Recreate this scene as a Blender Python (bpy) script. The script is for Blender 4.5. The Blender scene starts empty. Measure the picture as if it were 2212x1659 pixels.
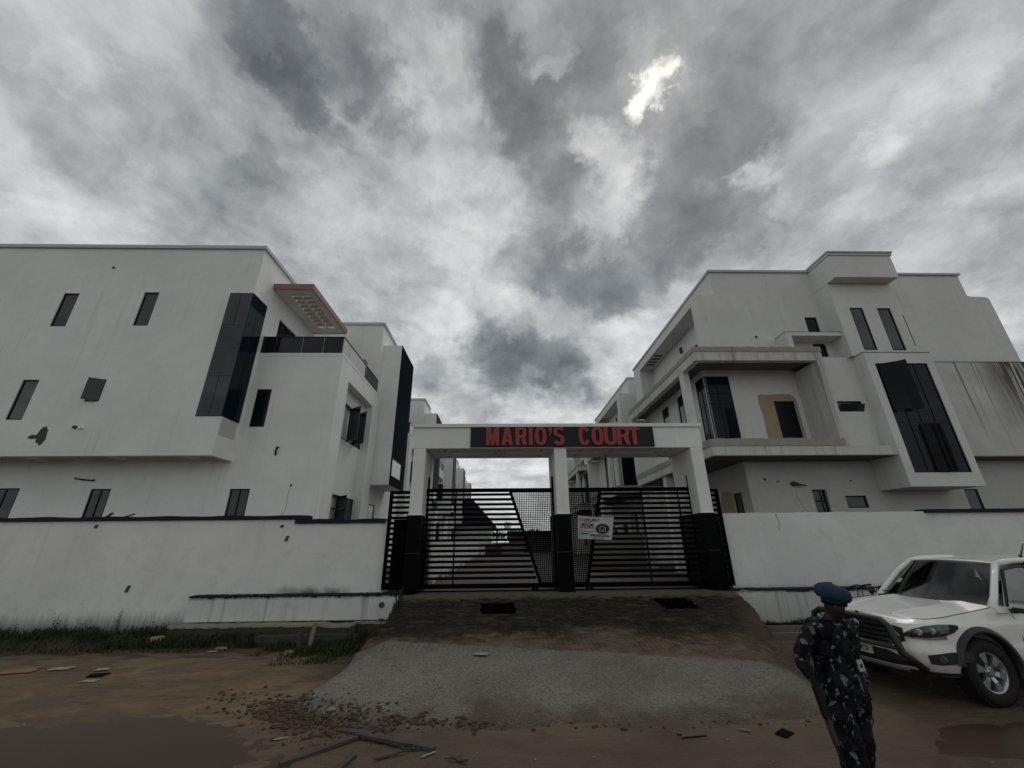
import bpy, math, random
import numpy as np
from mathutils import Vector, Matrix, noise
random.seed(7)
R = math.radians
scn = bpy.context.scene
# ------------------------------------------------------------------ camera
cam = bpy.data.cameras.new("camera"); camo = bpy.data.objects.new("camera", cam); scn.collection.objects.link(camo)
def cam_axes(p, y, r):
    f = Vector((math.sin(y)*math.cos(p), math.cos(y)*math.cos(p), math.sin(p)))
    rt = Vector((math.cos(y), -math.sin(y), 0)); up = rt.cross(f)
    return rt*math.cos(r)+up*math.sin(r), up*math.cos(r)-rt*math.sin(r), f
rt, up, fw = cam_axes(R(21.338), R(1.472), R(-0.576))
M = Matrix((rt, up, -fw)).transposed().to_4x4(); M.translation = Vector((0, 0, 2.2))
camo.matrix_world = M
cam.sensor_width = 36; cam.lens = 36*873.33/2212; cam.clip_start = .05; cam.clip_end = 6000
scn.camera = camo
# ------------------------------------------------------------------ world: overcast sky
SUN_EL, SUN_AZ = 53.8, 30.7      # azimuth from +Y towards +X
world = bpy.data.worlds.new("World"); scn.world = world; world.use_nodes = True
nt = world.node_tree; nt.nodes.clear()
class NB:
    def __init__(s, nt): s.nt = nt; s.n = nt.nodes; s.l = nt.links
    def add(s, t, **k):
        n = s.n.new(t)
        for a, b in k.items(): setattr(n, a, b)
        return n
    def put(s, sock, v):
        if hasattr(v, 'is_output') or hasattr(v, 'links'): s.l.new(v, sock)
        elif v is not None: sock.default_value = v
    def math(s, op, a, b=None, c=None, clamp=False):
        n = s.add('ShaderNodeMath', operation=op, use_clamp=clamp)
        for i, v in enumerate((a, b, c)):
            if v is not None: s.put(n.inputs[i], v)
        return n.outputs[0]
    def vm(s, op, a, b=None, scale=None):
        n = s.add('ShaderNodeVectorMath', operation=op)
        s.put(n.inputs[0], a)
        if b is not None: s.put(n.inputs[1], b)
        if scale is not None: s.put(n.inputs[3], scale)
        return n.outputs['Value'] if op in ('DOT_PRODUCT', 'LENGTH', 'DISTANCE') else n.outputs[0]
    def maprange(s, v, a, b, c=0., d=1., interp='SMOOTHSTEP'):
        n = s.add('ShaderNodeMapRange', interpolation_type=interp)
        s.put(n.inputs[0], v)
        for i, q in enumerate((a, b, c, d)): s.put(n.inputs[i+1], q)
        return n.outputs[0]
    def noise(s, vec, scale, detail=4, rough=.55, dist=0., col=False, lac=2.):
        n = s.add('ShaderNodeTexNoise'); s.put(n.inputs['Vector'], vec)
        n.inputs['Scale'].default_value = scale; n.inputs['Detail'].default_value = detail
        n.inputs['Roughness'].default_value = rough; n.inputs['Distortion'].default_value = dist
        n.inputs['Lacunarity'].default_value = lac
        return n.outputs['Color' if col else 'Fac']
    def mix(s, f, a, b, blend='MIX'):
        n = s.add('ShaderNodeMix', data_type='RGBA', blend_type=blend)
        s.put(n.inputs[0], f); s.put(n.inputs[6], a if not isinstance(a, tuple) else (*a[:3], 1)); s.put(n.inputs[7], b if not isinstance(b, tuple) else (*b[:3], 1))
        return n.outputs[2]
    def ramp(s, v, stops):
        n = s.add('ShaderNodeValToRGB'); cr = n.color_ramp
        while len(cr.elements) < len(stops): cr.elements.new(.5)
        for e, (p, c) in zip(cr.elements, stops): e.position = p; e.color = (*c, 1) if isinstance(c, tuple) else (c, c, c, 1)
        s.put(n.inputs[0], v); return n.outputs[0]
B = NB(nt)
# cloud features: unit direction of the centre, angular radius (deg), weight
def skydir(px, py):
    d = rt*((px-1106)/873.33)-up*((py-829.5)/873.33)+fw; return d.normalized()
BLOBS = [(560,30,80,-.45),(610,110,55,-.55),(650,190,50,-.55),(690,250,38,-.4),(770,120,50,-.4),(820,200,45,-.45),(860,270,36,-.35),(880,60,70,.3),(940,180,70,.35),(960,330,75,.3),(1030,420,70,.42),(800,420,110,.12),
 (900,560,90,.2),(1000,550,60,.25),(1010,60,50,-.4),(1040,140,50,-.35),(1120,170,70,-.5),(1110,260,60,-.5),(1160,330,60,-.55),(1240,90,70,-.4),(1300,170,60,-.35),(1235,420,45,-.45),(1170,95,36,.6),(1190,130,22,.4),
 (1270,310,28,.6),(1320,345,40,.45),(1370,400,30,.4),(1300,450,40,.35),(1230,520,28,.35),(1440,300,70,-.45),(1480,380,70,-.5),(1420,450,50,-.35),(1540,330,60,-.4),(1600,220,90,-.3),(1700,120,130,-.25),(1450,520,60,-.45),
 (1380,590,55,-.5),(1290,630,50,-.5),(1180,550,50,-.55),(1230,590,45,-.5),(1340,640,40,-.4),(1550,500,70,-.25),(1120,660,42,.5),(1040,640,60,.3),(1100,740,50,-.75),(1130,800,55,-.75),(1060,790,45,-.55),(1190,780,42,-.65),(1230,830,36,-.6),(1290,850,24,-.4),(1010,740,24,-.35),(940,790,24,-.4),(930,830,20,-.2),
 (960,700,45,.35),(1330,770,50,.35),(1400,700,50,.3),(1625,375,30,.5),(1640,330,22,.3),(1690,450,30,.35),(1880,320,34,.35),(1560,640,60,.25),(1750,560,90,.15),(320,230,60,-.2),(280,290,50,-.2),(500,410,50,-.35),(570,370,30,-.35),(440,370,60,-.2),(160,340,70,-.15),(2050,170,120,.1),(60,90,90,.15),(240,120,100,.1)]
SUNB = [(1452,142,13,1.0),(1428,165,16,1.3),(1405,203,16,1.7),(1388,235,12,1.2),(1474,138,8,.6),(1415,190,60,.35)]
tc = B.add('ShaderNodeTexCoord'); dirv = B.vm('NORMALIZE', tc.outputs['Generated'])
w1 = B.vm('SUBTRACT', B.noise(dirv, 5.5, 5, .6, col=True), (.5, .5, .5))
w2 = B.vm('SUBTRACT', B.noise(dirv, 16., 7, .65, col=True), (.5, .5, .5))
wd = B.vm('ADD', B.vm('ADD', dirv, B.vm('SCALE', w1, scale=.16)), B.vm('SCALE', w2, scale=.13))
wd = B.vm('NORMALIZE', wd)
sep = B.add('ShaderNodeSeparateXYZ'); B.l.new(dirv, sep.inputs[0])
zc = B.math('ADD', B.math('MAXIMUM', sep.outputs[2], 0.), .22)
cu = B.add('ShaderNodeCombineXYZ')
B.l.new(B.math('DIVIDE', sep.outputs[0], zc), cu.inputs[0]); B.l.new(B.math('DIVIDE', sep.outputs[1], zc), cu.inputs[1])
n1 = B.noise(cu.outputs[0], 1.5, 7, .56, .5); n2 = B.noise(cu.outputs[0], 4.5, 6, .6, .3)
dens = B.math('ADD', B.math('MULTIPLY', B.math('SUBTRACT', n1, .5), 1.5), B.math('MULTIPLY', B.math('SUBTRACT', n2, .5), 1.3))
acc = B.math('MULTIPLY', dens, 1.)
def blobs(lst, acc, soft=1.55):
    for px, py, r, w in lst:
        d = skydir(px, py)
        c0 = skydir(px+r, py); ang = math.acos(max(-1, min(1, d.dot(c0))))
        f = B.maprange(B.vm('DOT_PRODUCT', wd, tuple(d)), math.cos(ang*soft), math.cos(ang*.35))
        acc = B.math('MULTIPLY_ADD', f, w, acc)
    return acc
acc = blobs([(a, b_, r, w*.82) for a, b_, r, w in BLOBS], acc, 1.95)
n3 = B.noise(cu.outputs[0], 12., 5, .6); acc = B.math('ADD', acc, B.math('MULTIPLY', B.math('SUBTRACT', n3, .5), .35))
elev = B.maprange(sep.outputs[2], .0, .55, .32, 0.)
acc = B.math('ADD', acc, elev)
cloud = B.ramp(B.maprange(acc, -1.7, 1.1, 0, 1, 'LINEAR'), [(0., (.10, .110, .114)), (.22, (.152, .165, .170)), (.40, (.222, .238, .244)), (.53, (.335, .352, .358)), (.66, (.46, .478, .478)), (.82, (.61, .622, .615)), (1., (.74, .748, .73))])
sunv = B.maprange(blobs(SUNB, B.math('MULTIPLY', B.noise(wd, 30., 5, .6), .9), 3.4), .5, 4.2)
cloud = B.mix(B.math('MINIMUM', sunv, 1.), cloud, (1.25, 1.2, 1.08))
# soft glow about the hidden sun, and a slightly darker dome away from it
sdir = skydir(1420, 190)
gl = B.maprange(B.vm('DOT_PRODUCT', dirv, tuple(sdir)), -.2, 1., .98, 1.04)
n4 = B.noise(wd, 9., 8, .62, .4); tex = B.math('ADD', B.math('MULTIPLY', n4, .6), B.math('MULTIPLY', n2, .4))
gl = B.math('MULTIPLY', gl, B.math('MULTIPLY', B.maprange(tex, .32, .68, .80, 1.22), B.maprange(sep.outputs[2], .30, .98, 1.04, .70)))
vs = B.add('ShaderNodeVectorMath', operation='SCALE'); B.l.new(cloud, vs.inputs[0]); B.l.new(gl, vs.inputs[3])
sky = B.add('ShaderNodeTexSky', sky_type='NISHITA'); sky.sun_disc = False; sky.sun_elevation = R(SUN_EL); sky.sun_rotation = R(SUN_AZ)
bg1 = B.add('ShaderNodeBackground'); B.l.new(sky.outputs[0], bg1.inputs[0]); bg1.inputs[1].default_value = .07
bg2 = B.add('ShaderNodeBackground'); B.l.new(vs.outputs[0], bg2.inputs[0]); bg2.inputs[1].default_value = 1.16
ms = B.add('ShaderNodeMixShader'); ms.inputs[0].default_value = .93
B.l.new(bg1.outputs[0], ms.inputs[1]); B.l.new(bg2.outputs[0], ms.inputs[2])
wo = B.add('ShaderNodeOutputWorld'); B.l.new(ms.outputs[0], wo.inputs[0])
world.cycles.sampling_method = 'MANUAL'; world.cycles.sample_map_resolution = 512
sun = bpy.data.lights.new("sun", 'SUN'); sun.energy = .7; sun.angle = R(25); sun.color = (1, .96, .9)
suno = bpy.data.objects.new("sun", sun); scn.collection.objects.link(suno)
sd = Vector((math.sin(R(SUN_AZ))*math.cos(R(SUN_EL)), math.cos(R(SUN_AZ))*math.cos(R(SUN_EL)), math.sin(R(SUN_EL))))
suno.rotation_euler = sd.to_track_quat('Z', 'Y').to_euler(); suno.location = (0, 0, 40)
scn.view_settings.view_transform = 'Standard'; scn.view_settings.look = 'None'; scn.view_settings.gamma = 1
scn.view_settings.exposure = 0.; scn.view_settings.use_curve_mapping = False
scn.render.engine = 'CYCLES'; scn.cycles.use_denoising = True; scn.cycles.max_bounces = 6; scn.cycles.transparent_max_bounces = 12
# ------------------------------------------------------------------ materials
def mat(name):
    m = bpy.data.materials.new(name); m.use_nodes = True; m.node_tree.nodes.clear()
    b = NB(m.node_tree); p = b.add('ShaderNodeBsdfPrincipled'); o = b.add('ShaderNodeOutputMaterial')
    b.l.new(p.outputs[0], o.inputs[0]); g = b.add('ShaderNodeNewGeometry')
    return m, b, p, g.outputs['Position']
def bump(b, p, h, strength=.3, dist=.01):
    n = b.add('ShaderNodeBump'); n.inputs['Strength'].default_value = strength; n.inputs['Distance'].default_value = dist
    b.l.new(h, n.inputs['Height']); b.l.new(n.outputs[0], p.inputs['Normal'])
def scaled(b, v, s): return b.vm('MULTIPLY', v, s)
def plain(name, col, rough=.6, spec=.5, metal=0., var=.12, bscale=60., bs=.15):
    m, b, p, pos = mat(name)
    n = b.noise(pos, 6., 4); c = b.mix(n, tuple(x*(1-var) for x in col), tuple(x*(1+var) for x in col))
    b.put(p.inputs['Base Color'], c); p.inputs['Roughness'].default_value = rough; p.inputs['Metallic'].default_value = metal
    p.inputs['Specular IOR Level'].default_value = spec
    if bs: bump(b, p, b.noise(pos, bscale, 3), bs, .004)
    return m
def stucco(name, col, mould=False, cover=0., dirt=.35, streak=.25, dirtcol=(.09, .085, .07), ztop=None, zbot=None, zlen=1., patch=.5):
    m, b, p, pos = mat(name)
    big = b.noise(pos, .55, 5, .6); mid = b.noise(pos, 3.2, 5, .6, .6); fine = b.noise(pos, 30., 4, .6)
    c = b.mix(b.maprange(big, .3, .7), tuple(x*.92 for x in col), tuple(min(x*1.04, .9) for x in col))
    c = b.mix(b.math('MULTIPLY', b.maprange(mid, .45, .75), patch), c, tuple(x*.8*k for x, k in zip(col, (1., .985, .95))))
    c = b.mix(b.math('MULTIPLY', b.maprange(fine, .35, .75), .16), c, tuple(x*.7 for x in col))
    st = b.noise(scaled(b, pos, (5.5, 5.5, .16)), 1., 5, .65, .3)
    gate = b.noise(scaled(b, pos, (.8, .8, .25)), 1., 3)
    sf = b.math('MULTIPLY', b.maprange(st, .52-cover*.3, .78-cover*.3), b.maprange(gate, .42-cover, .68-cover)); sf = b.math('MULTIPLY', sf, streak)
    c = b.mix(sf, c, dirtcol)
    sp = b.add('ShaderNodeSeparateXYZ'); b.l.new(pos, sp.inputs[0])
    jag = b.noise(scaled(b, pos, (9., 9., .9)), 1., 4, .7)
    if ztop is not None:
        f = b.maprange(b.math('ADD', sp.outputs[2], b.math('MULTIPLY', jag, zlen*.9)), ztop-zlen*.35, ztop+zlen*.6)
        c = b.mix(b.math('MULTIPLY', f, dirt), c, dirtcol)
    if zbot is not None:
        f = b.maprange(b.math('SUBTRACT', sp.outputs[2], b.math('MULTIPLY', jag, zlen*.9)), zbot+zlen*.3, zbot-zlen*.7)
        c = b.mix(b.math('MULTIPLY', f, dirt), c, dirtcol)
    if mould:
        mz = b.maprange(b.math('ADD', sp.outputs[2], b.math('MULTIPLY', mid, -.28)), 1.08, .84); mx = b.math('MULTIPLY', b.maprange(sp.outputs[0], -6.6, -5.2), b.maprange(b.noise(pos, 1.1, 3), .35, .6))
        c = b.mix(b.math('MULTIPLY', b.math('MULTIPLY', mz, mx), .9), c, (.03, .03, .028))
        weed = b.math('MULTIPLY', b.maprange(b.noise(scaled(b, pos, (2.4, 1., 1.6)), 1., 6, .75, .5), .56, .68), b.maprange(sp.outputs[2], 1.3, .3)); c = b.mix(b.math('MULTIPLY', weed, .55), c, (.06, .065, .05))
    b.put(p.inputs['Base Color'], c); p.inputs['Roughness'].default_value = .85; p.inputs['Specular IOR Level'].default_value = .25
    bump(b, p, b.math('ADD', b.math('MULTIPLY', fine, .5), b.math('MULTIPLY', mid, 1.3)), .35, .012)
    return m
white = stucco('white_render', (.79, .795, .775), streak=.22, patch=.22)
white_r = stucco('weathered_white_render', (.68, .68, .66), streak=.34, patch=.3)
walltex = stucco('boundary_wall_render', (.77, .765, .745), mould=True, dirt=.75, streak=.22, zbot=.25, zlen=.55, dirtcol=(.05, .055, .045))
wallr = stucco('right_wall_render', (.75, .755, .74), dirt=.5, streak=.16, zbot=.9, zlen=.25)
plinthm = stucco('plinth_render', (.62, .62, .59), cover=.10, dirt=.9, streak=.75, ztop=.93, zlen=.12, dirtcol=(.03, .03, .028))
slabm = stucco('stained_slab_render', (.58, .575, .54), cover=.12, dirt=.5, streak=.7, dirtcol=(.07, .065, .05))
cement = stucco('raw_cement', (.34, .325, .29), dirt=.3, streak=.6, dirtcol=(.05, .045, .035), patch=.9)
def stainmat():
    m, b, p, pos = mat('streaked_render')
    sp = b.add('ShaderNodeSeparateXYZ'); b.l.new(pos, sp.inputs[0]); X, Z = sp.outputs[0], sp.outputs[2]
    big = b.noise(pos, .9, 5, .6); fine = b.noise(pos, 30., 4, .6); mid = b.noise(pos, 4., 4)
    c = b.mix(b.maprange(big, .3, .7), (.50, .49, .46), (.62, .61, .585)); c = b.mix(b.math('MULTIPLY', fine, .2), c, (.35, .34, .31))
    s1 = b.noise(scaled(b, pos, (9., 1., .10)), 1., 3, .6, .15); s2 = b.noise(scaled(b, pos, (3.6, 1., .16)), 1., 5, .7, .35)
    fall = b.maprange(b.math('ADD', Z, b.math('MULTIPLY', b.noise(scaled(b, pos, (7., 1., .2)), 1., 3), 4.)), 6.6, 10.2)
    c = b.mix(b.math('MULTIPLY', b.math('MULTIPLY', b.maprange(s1, .60, .66), fall), .75), c, (.10, .095, .08))
    heavy = b.math('MULTIPLY', b.maprange(X, 18.6, 20.4), b.maprange(s2, .42, .55)); fall2 = b.maprange(b.math('ADD', Z, b.math('MULTIPLY', s1, 2.5)), 6.0, 9.2)
    c = b.mix(b.math('MULTIPLY', b.math('MULTIPLY', heavy, fall2), .92), c, (.028, .018, .012))
    b.put(p.inputs['Base Color'], c); p.inputs['Roughness'].default_value = .85; p.inputs['Specular IOR Level'].default_value = .2
    bump(b, p, b.math('ADD', fine, mid), .3, .012); return m
stainw = stainmat()
coping = plain('grey_coping', (.50, .52, .53), .7, .3)
soffitm = stucco('soffit_render', (.60, .59, .55), streak=0)
groundrender = stucco('shaded_ground_render', (.53, .525, .50), streak=.3)  # ground floor render toned darker to carry the shade below the slab
dark_soffit = stucco('shade_grey_soffit', (.13, .127, .115), streak=0)  # grey concrete, coloured darker to stand for shade on undersides
bareplaster = stucco('bare_plaster', (.37, .305, .21), streak=.2)
darkpatch = plain('dark_cement_patch', (.07, .07, .068), .9, .2)
patchgrey = plain('repair_plaster', (.52, .50, .47), .9, .2)
mossledge = stucco('mossy_concrete', (.06, .058, .042), streak=.5, dirtcol=(.015, .02, .01), patch=1.)
ledgetop = stucco('pale_ledge', (.30, .28, .22), streak=.4)
capm = plain('dark_blue_coping', (.014, .018, .027), .7, .15)
black = plain('black_metal', (.0018, .0022, .003), .8, .05, bs=.05)
blacktile = plain('black_granite_tile', (.002, .0022, .003), .35, .06, bs=.03)
frame_m = plain('black_aluminium', (.004, .005, .006), .4, .2, bs=0)
copper = plain('terracotta_paint', (.27, .15, .12), .6, .4)
redm = plain('red_acrylic', (.30, .032, .026), .4, .4, bs=0)
redside = plain('red_letter_side', (.30, .13, .10), .4, .4, bs=0)
signm = plain('black_signboard', (.009, .0105, .013), .45, .25, bs=0)
lightstrip = plain('frosted_diffuser', (.85, .85, .83), .4, .5, bs=0)
rubber = plain('tyre_rubber', (.012, .012, .012), .8, .3, bs=.2)
plastic = plain('black_plastic', (.013, .013, .014), .45, .5, bs=.1, bscale=300)
woodm = plain('weathered_dark_wood', (.055, .047, .038), .75, .3, var=.35, bs=.5, bscale=25)
paperm = plain('litter_paper', (.26, .245, .22), .7, .3)
redcloth = plain('faded_red_cloth', (.24, .13, .10), .9, .1)
brownm = plain('brown_render', (.10, .075, .055), .9, .2)
redgate = plain('oxide_red_sheet', (.085, .035, .03), .7, .3)
roofdark = plain('dark_roof_sheet', (.02, .022, .026), .6, .3)
curbm = stucco('curb_concrete', (.20, .185, .15), streak=.3)
skinm = plain('dark_skin', (.013, .0085, .006), .5, .35, bs=0)
foil = plain('foil', (.6, .6, .62), .25, .8, metal=.9, bs=0)
gunm = plain('gun_metal', (.008, .008, .009), .4, .5, metal=.3, bs=0)
bootm = plain('black_leather', (.008, .008, .008), .4, .5, bs=.1)
beretm = plain('blue_beret_felt', (.026, .045, .078), .95, .1, bs=.5, bscale=90)
stonem = plain('rubble_stone', (.075, .055, .038), .9, .2, var=.5)
chrome = plain('chrome', (.75, .76, .78), .12, .8, metal=1., bs=0, var=.02)
silver = plain('silver_alloy', (.42, .43, .44), .3, .6, metal=.8, bs=0, var=.03)
platem = plain('number_plate', (.38, .39, .38), .5, .4, bs=0)
lensm = plain('headlamp_inner', (.06, .065, .07), .15, .8, bs=0)
seatm = plain('seat_fabric', (.10, .09, .075), .8, .2, bs=0)
inkm = plain('print_ink', (.015, .016, .02), .7, .3, bs=0)
inkred = plain('print_red', (.22, .012, .02), .7, .3, bs=0)
inkwhite = plain('print_white', (.5, .5, .5), .7, .3, bs=0)
inktan = plain('print_tan', (.28, .19, .15), .7, .3, bs=0)
inkgreen = plain('print_green', (.03, .09, .08), .7, .3, bs=0)
inkblue = plain('print_pale_blue', (.26, .33, .36), .7, .3, bs=0)
vinyl = plain('banner_vinyl', (.46, .475, .48), .5, .4, bs=.0)
def m_glass(name, col, rough=.04, spec=.5, ior=1.45):
    m, b, p, pos = mat(name)
    n = b.noise(scaled(b, pos, (.7, .7, .7)), 1., 2)
    b.put(p.inputs['Base Color'], b.mix(n, tuple(x*.8 for x in col), tuple(x*1.25 for x in col)))
    p.inputs['Roughness'].default_value = rough; p.inputs['Specular IOR Level'].default_value = spec; p.inputs['IOR'].default_value = ior
    bump(b, p, b.noise(pos, 1.3, 2), .04, .02)
    return m
glass = m_glass('dark_tinted_glass', (.010, .015, .021), .05, .6)
glass2 = m_glass('blue_black_glass', (.005, .012, .017), .08, .3, 1.3)
paleglass = m_glass('pale_rail_glass', (.38, .39, .38), .1, .3)  # pale base colour stands in for brightness reflected in the rail panes
bayglass = m_glass('navy_bay_glass', (.004, .009, .016), .2, .1, 1.03)
railglass = m_glass('smoked_rail_glass', (.010, .013, .016), .05, .3)
def clear_glass(name, tint, amt):
    m, b, p, pos = mat(name); b.n.remove(p)
    o = [n for n in b.n if n.bl_idname == 'ShaderNodeOutputMaterial'][0]
    t = b.add('ShaderNodeBsdfTransparent'); t.inputs[0].default_value = (*tint, 1)
    g = b.add('ShaderNodeBsdfGlossy'); g.inputs['Roughness'].default_value = .02
    f = b.add('ShaderNodeFresnel'); f.inputs[0].default_value = 1.5
    mx = b.add('ShaderNodeMixShader'); b.l.new(b.math('MULTIPLY', f.outputs[0], amt), mx.inputs[0]); b.l.new(t.outputs[0], mx.inputs[1]); b.l.new(g.outputs[0], mx.inputs[2])
    b.l.new(mx.outputs[0], o.inputs[0]); return m
carglass = clear_glass('car_glass', (.66, .70, .69), 1.3)
sideglass = clear_glass('dark_side_glass', (.10, .11, .11), .2)
lensglass = clear_glass('headlamp_lens', (.55, .58, .6), 2.)
def paint():
    m, b, p, pos = mat('white_car_paint')
    d = b.noise(pos, 9., 5); sp = b.add('ShaderNodeSeparateXYZ'); b.l.new(pos, sp.inputs[0])
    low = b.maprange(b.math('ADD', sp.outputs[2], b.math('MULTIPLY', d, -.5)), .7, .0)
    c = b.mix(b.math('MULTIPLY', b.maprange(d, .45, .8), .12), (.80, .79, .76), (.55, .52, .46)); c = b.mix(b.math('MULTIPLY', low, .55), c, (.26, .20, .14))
    b.put(p.inputs['Base Color'], c); p.inputs['Roughness'].default_value = .28; p.inputs['Coat Weight'].default_value = .6; p.inputs['Coat Roughness'].default_value = .06
    return m
carpaint = paint()
def camo():
    m, b, p, pos = mat('dark_urban_camouflage')
    tcx = b.add('ShaderNodeTexCoord').outputs['Object']
    wv = b.vm('ADD', tcx, b.vm('SCALE', b.noise(tcx, 14., 3, col=True), scale=.05))
    a = b.noise(scaled(b, wv, (1., 1., .7)), 21., 2, .5); c2 = b.noise(scaled(b, wv, (1., 1., .7)), 13., 2, .5, lac=2.3)
    c = b.mix(b.maprange(c2, .5, .53, interp='LINEAR'), (.004, .004, .005), (.013, .014, .018))
    c = b.mix(b.maprange(a, .615, .625, interp='LINEAR'), c, (.12, .13, .15))
    b.put(p.inputs['Base Color'], c); p.inputs['Roughness'].default_value = .9; p.inputs['Specular IOR Level'].default_value = .15
    fold = b.noise(scaled(b, tcx, (1., 1., .55)), 9., 3, .55, .8)
    bump(b, p, fold, .8, .03); return m
camom = camo()
def dirtmat():
    m, b, p, pos = mat('muddy_earth')
    big = b.noise(pos, .45, 5, .6, .4); mid = b.noise(scaled(b, pos, (1., 2.6, 1.)), 1.6, 6, .65, .5); fine = b.noise(pos, 22., 6, .7)
    c = b.mix(b.maprange(big, .36, .64), (.100, .074, .045), (.195, .136, .078))
    c = b.mix(b.math('MULTIPLY', b.maprange(mid, .46, .66), .7), c, (.058, .043, .029))
    c = b.mix(b.math('MULTIPLY', b.maprange(fine, .4, .75), .5), c, (.17, .125, .078))
    sp = b.add('ShaderNodeSeparateXYZ'); b.l.new(pos, sp.inputs[0])
    wet = b.maprange(b.math('ADD', sp.outputs[1], b.math('MULTIPLY', mid, 1.6)), 8.2, 6.6)
    c = b.mix(b.math('MULTIPLY', wet, .6), c, (.050, .037, .026))
    verge = b.math('MULTIPLY', b.maprange(b.math('ADD', sp.outputs[1], b.math('MULTIPLY', b.math('SUBTRACT', mid, .5), 2.2)), 9.9, 10.9), b.maprange(sp.outputs[0], 0., -3.))
    c = b.mix(b.math('MULTIPLY', verge, .85), c, (.028, .028, .018))
    b.put(p.inputs['Base Color'], c)
    b.put(p.inputs['Roughness'], b.maprange(b.math('MULTIPLY', wet, b.maprange(big, .3, .6)), 0, 1, .9, .42, 'LINEAR'))
    p.inputs['Specular IOR Level'].default_value = .25
    tr = b.noise(scaled(b, pos, (.35, 9., 1.)), 1.2, 5, .6)
    bump(b, p, b.math('ADD', b.math('MULTIPLY', fine, .8), b.math('ADD', mid, b.math('MULTIPLY', tr, 1.5))), .7, .04)
    return m
dirt = dirtmat()
def rampmat():
    m, b, p, pos = mat('ramp_concrete')
    sp = b.add('ShaderNodeSeparateXYZ'); b.l.new(pos, sp.inputs[0]); X, Y = sp.outputs[0], sp.outputs[1]
    big = b.noise(pos, .8, 5, .62, .5); mid = b.noise(scaled(b, pos, (1., 1.7, 1.)), 3.5, 6, .7, .6); fine = b.noise(pos, 45., 4, .7)
    v = b.add('ShaderNodeTexVoronoi'); b.put(v.inputs['Vector'], pos); v.inputs['Scale'].default_value = 42.
    sep = b.add('ShaderNodeSeparateXYZ'); b.l.new(v.outputs['Color'], sep.inputs[0])
    grav = b.mix(b.maprange(big, .35, .65), (.155, .14, .112), (.205, .192, .165))
    grav = b.mix(b.math('MULTIPLY', b.maprange(sep.outputs[0], .55, .9), .6), grav, (.08, .073, .062))
    grav = b.mix(b.math('MULTIPLY', b.maprange(sep.outputs[1], .9, .97), .6), grav, (.25, .24, .21))
    grav = b.mix(b.math('MULTIPLY', b.maprange(mid, .5, .7), .35), grav, (.12, .09, .065))
    grav = b.mix(b.math('MULTIPLY', b.maprange(b.math('ADD', b.math('ADD', Y, b.math('MULTIPLY', big, 1.6)), b.math('MULTIPLY', mid, .8)), 8.3, 7.5), .85), grav, (.075, .056, .038))
    tan = b.mix(b.maprange(mid, .3, .7), (.165, .125, .085), (.075, .058, .042))
    moss = b.mix(b.maprange(mid, .45, .62), (.016, .0135, .010), (.045, .036, .024))
    moss = b.mix(b.math('MULTIPLY', b.maprange(b.noise(scaled(b, pos, (1.2, 3., 1.)), 2.2, 6, .7, .8), .50, .66), .6), moss, (.105, .088, .055))
    moss = b.mix(b.math('MULTIPLY', b.maprange(fine, .6, .8), .4), moss, (.12, .10, .07))
    n = b.math('MULTIPLY', b.math('SUBTRACT', big, .5), 1.8); n2 = b.math('MULTIPLY', b.math('SUBTRACT', mid, .5), 1.6)
    # dark growth across the upper half, tan edges, pale gravelly foot
    c = b.mix(b.maprange(b.math('ADD', b.math('ADD', Y, n), n2), 8.8, 9.5), tan, moss)
    rgt = b.maprange(b.math('ADD', b.math('SUBTRACT', X, b.math('MULTIPLY', b.math('SUBTRACT', Y, 8.), .55)), n2), 3.6, 4.6)
    c = b.mix(b.math('MULTIPLY', rgt, .65), c, tan)
    top = b.maprange(b.math('ADD', Y, n2), 11.35, 11.75); c = b.mix(b.math('MULTIPLY', top, .8), c, (.16, .135, .085))
    edge = b.maprange(b.math('ADD', b.math('ADD', Y, b.math('MULTIPLY', n, .12)), b.math('ADD', b.math('MULTIPLY', X, .16), b.math('MULTIPLY', n2, .10))), 8.62, 8.68)
    c = b.mix(edge, grav, c)
    b.put(p.inputs['Base Color'], c); p.inputs['Roughness'].default_value = .92; p.inputs['Specular IOR Level'].default_value = .15
    w = b.add('ShaderNodeTexWave'); w.inputs['Scale'].default_value = 3.4; w.inputs['Distortion'].default_value = 2.2; w.inputs['Detail'].default_value = 2
    b.put(w.inputs['Vector'], b.vm('ADD', scaled(b, pos, (1., .35, 0.)), B_zero(b)))
    band = b.math('MULTIPLY', b.maprange(Y, 8.3, 8.6), b.maprange(Y, 10.2, 9.4)); band = b.math('MULTIPLY', band, b.maprange(big, .44, .52))
    h = b.math('ADD', b.math('MULTIPLY', b.math('MULTIPLY', w.outputs['Fac'], band), 1.4), b.math('ADD', mid, b.math('MULTIPLY', b.math('SUBTRACT', 1., v.outputs['Distance']), .5)))
    bump(b, p, h, .9, .03); return m
def B_zero(b):
    c = b.add('ShaderNodeCombineXYZ'); return c.outputs[0]
rampm = rampmat()
courtm = stucco('court_concrete', (.075, .067, .052), streak=0, patch=1.)
def watermat():
    m, b, p, pos = mat('muddy_water')
    n = b.noise(pos, .7, 4); b.put(p.inputs['Base Color'], b.mix(n, (.050, .036, .025), (.066, .048, .032)))
    p.inputs['Roughness'].default_value = .3; p.inputs['IOR'].default_value = 1.15
    bump(b, p, b.noise(pos, 5., 3), .05, .01); return m
waterm = watermat()
def grassmat(name, a, c):
    m, b, p, pos = mat(name); n = b.noise(pos, 7., 3)
    b.put(p.inputs['Base Color'], b.mix(n, a, c)); p.inputs['Roughness'].default_value = .7; p.inputs['Specular IOR Level'].default_value = .2; return m
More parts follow.
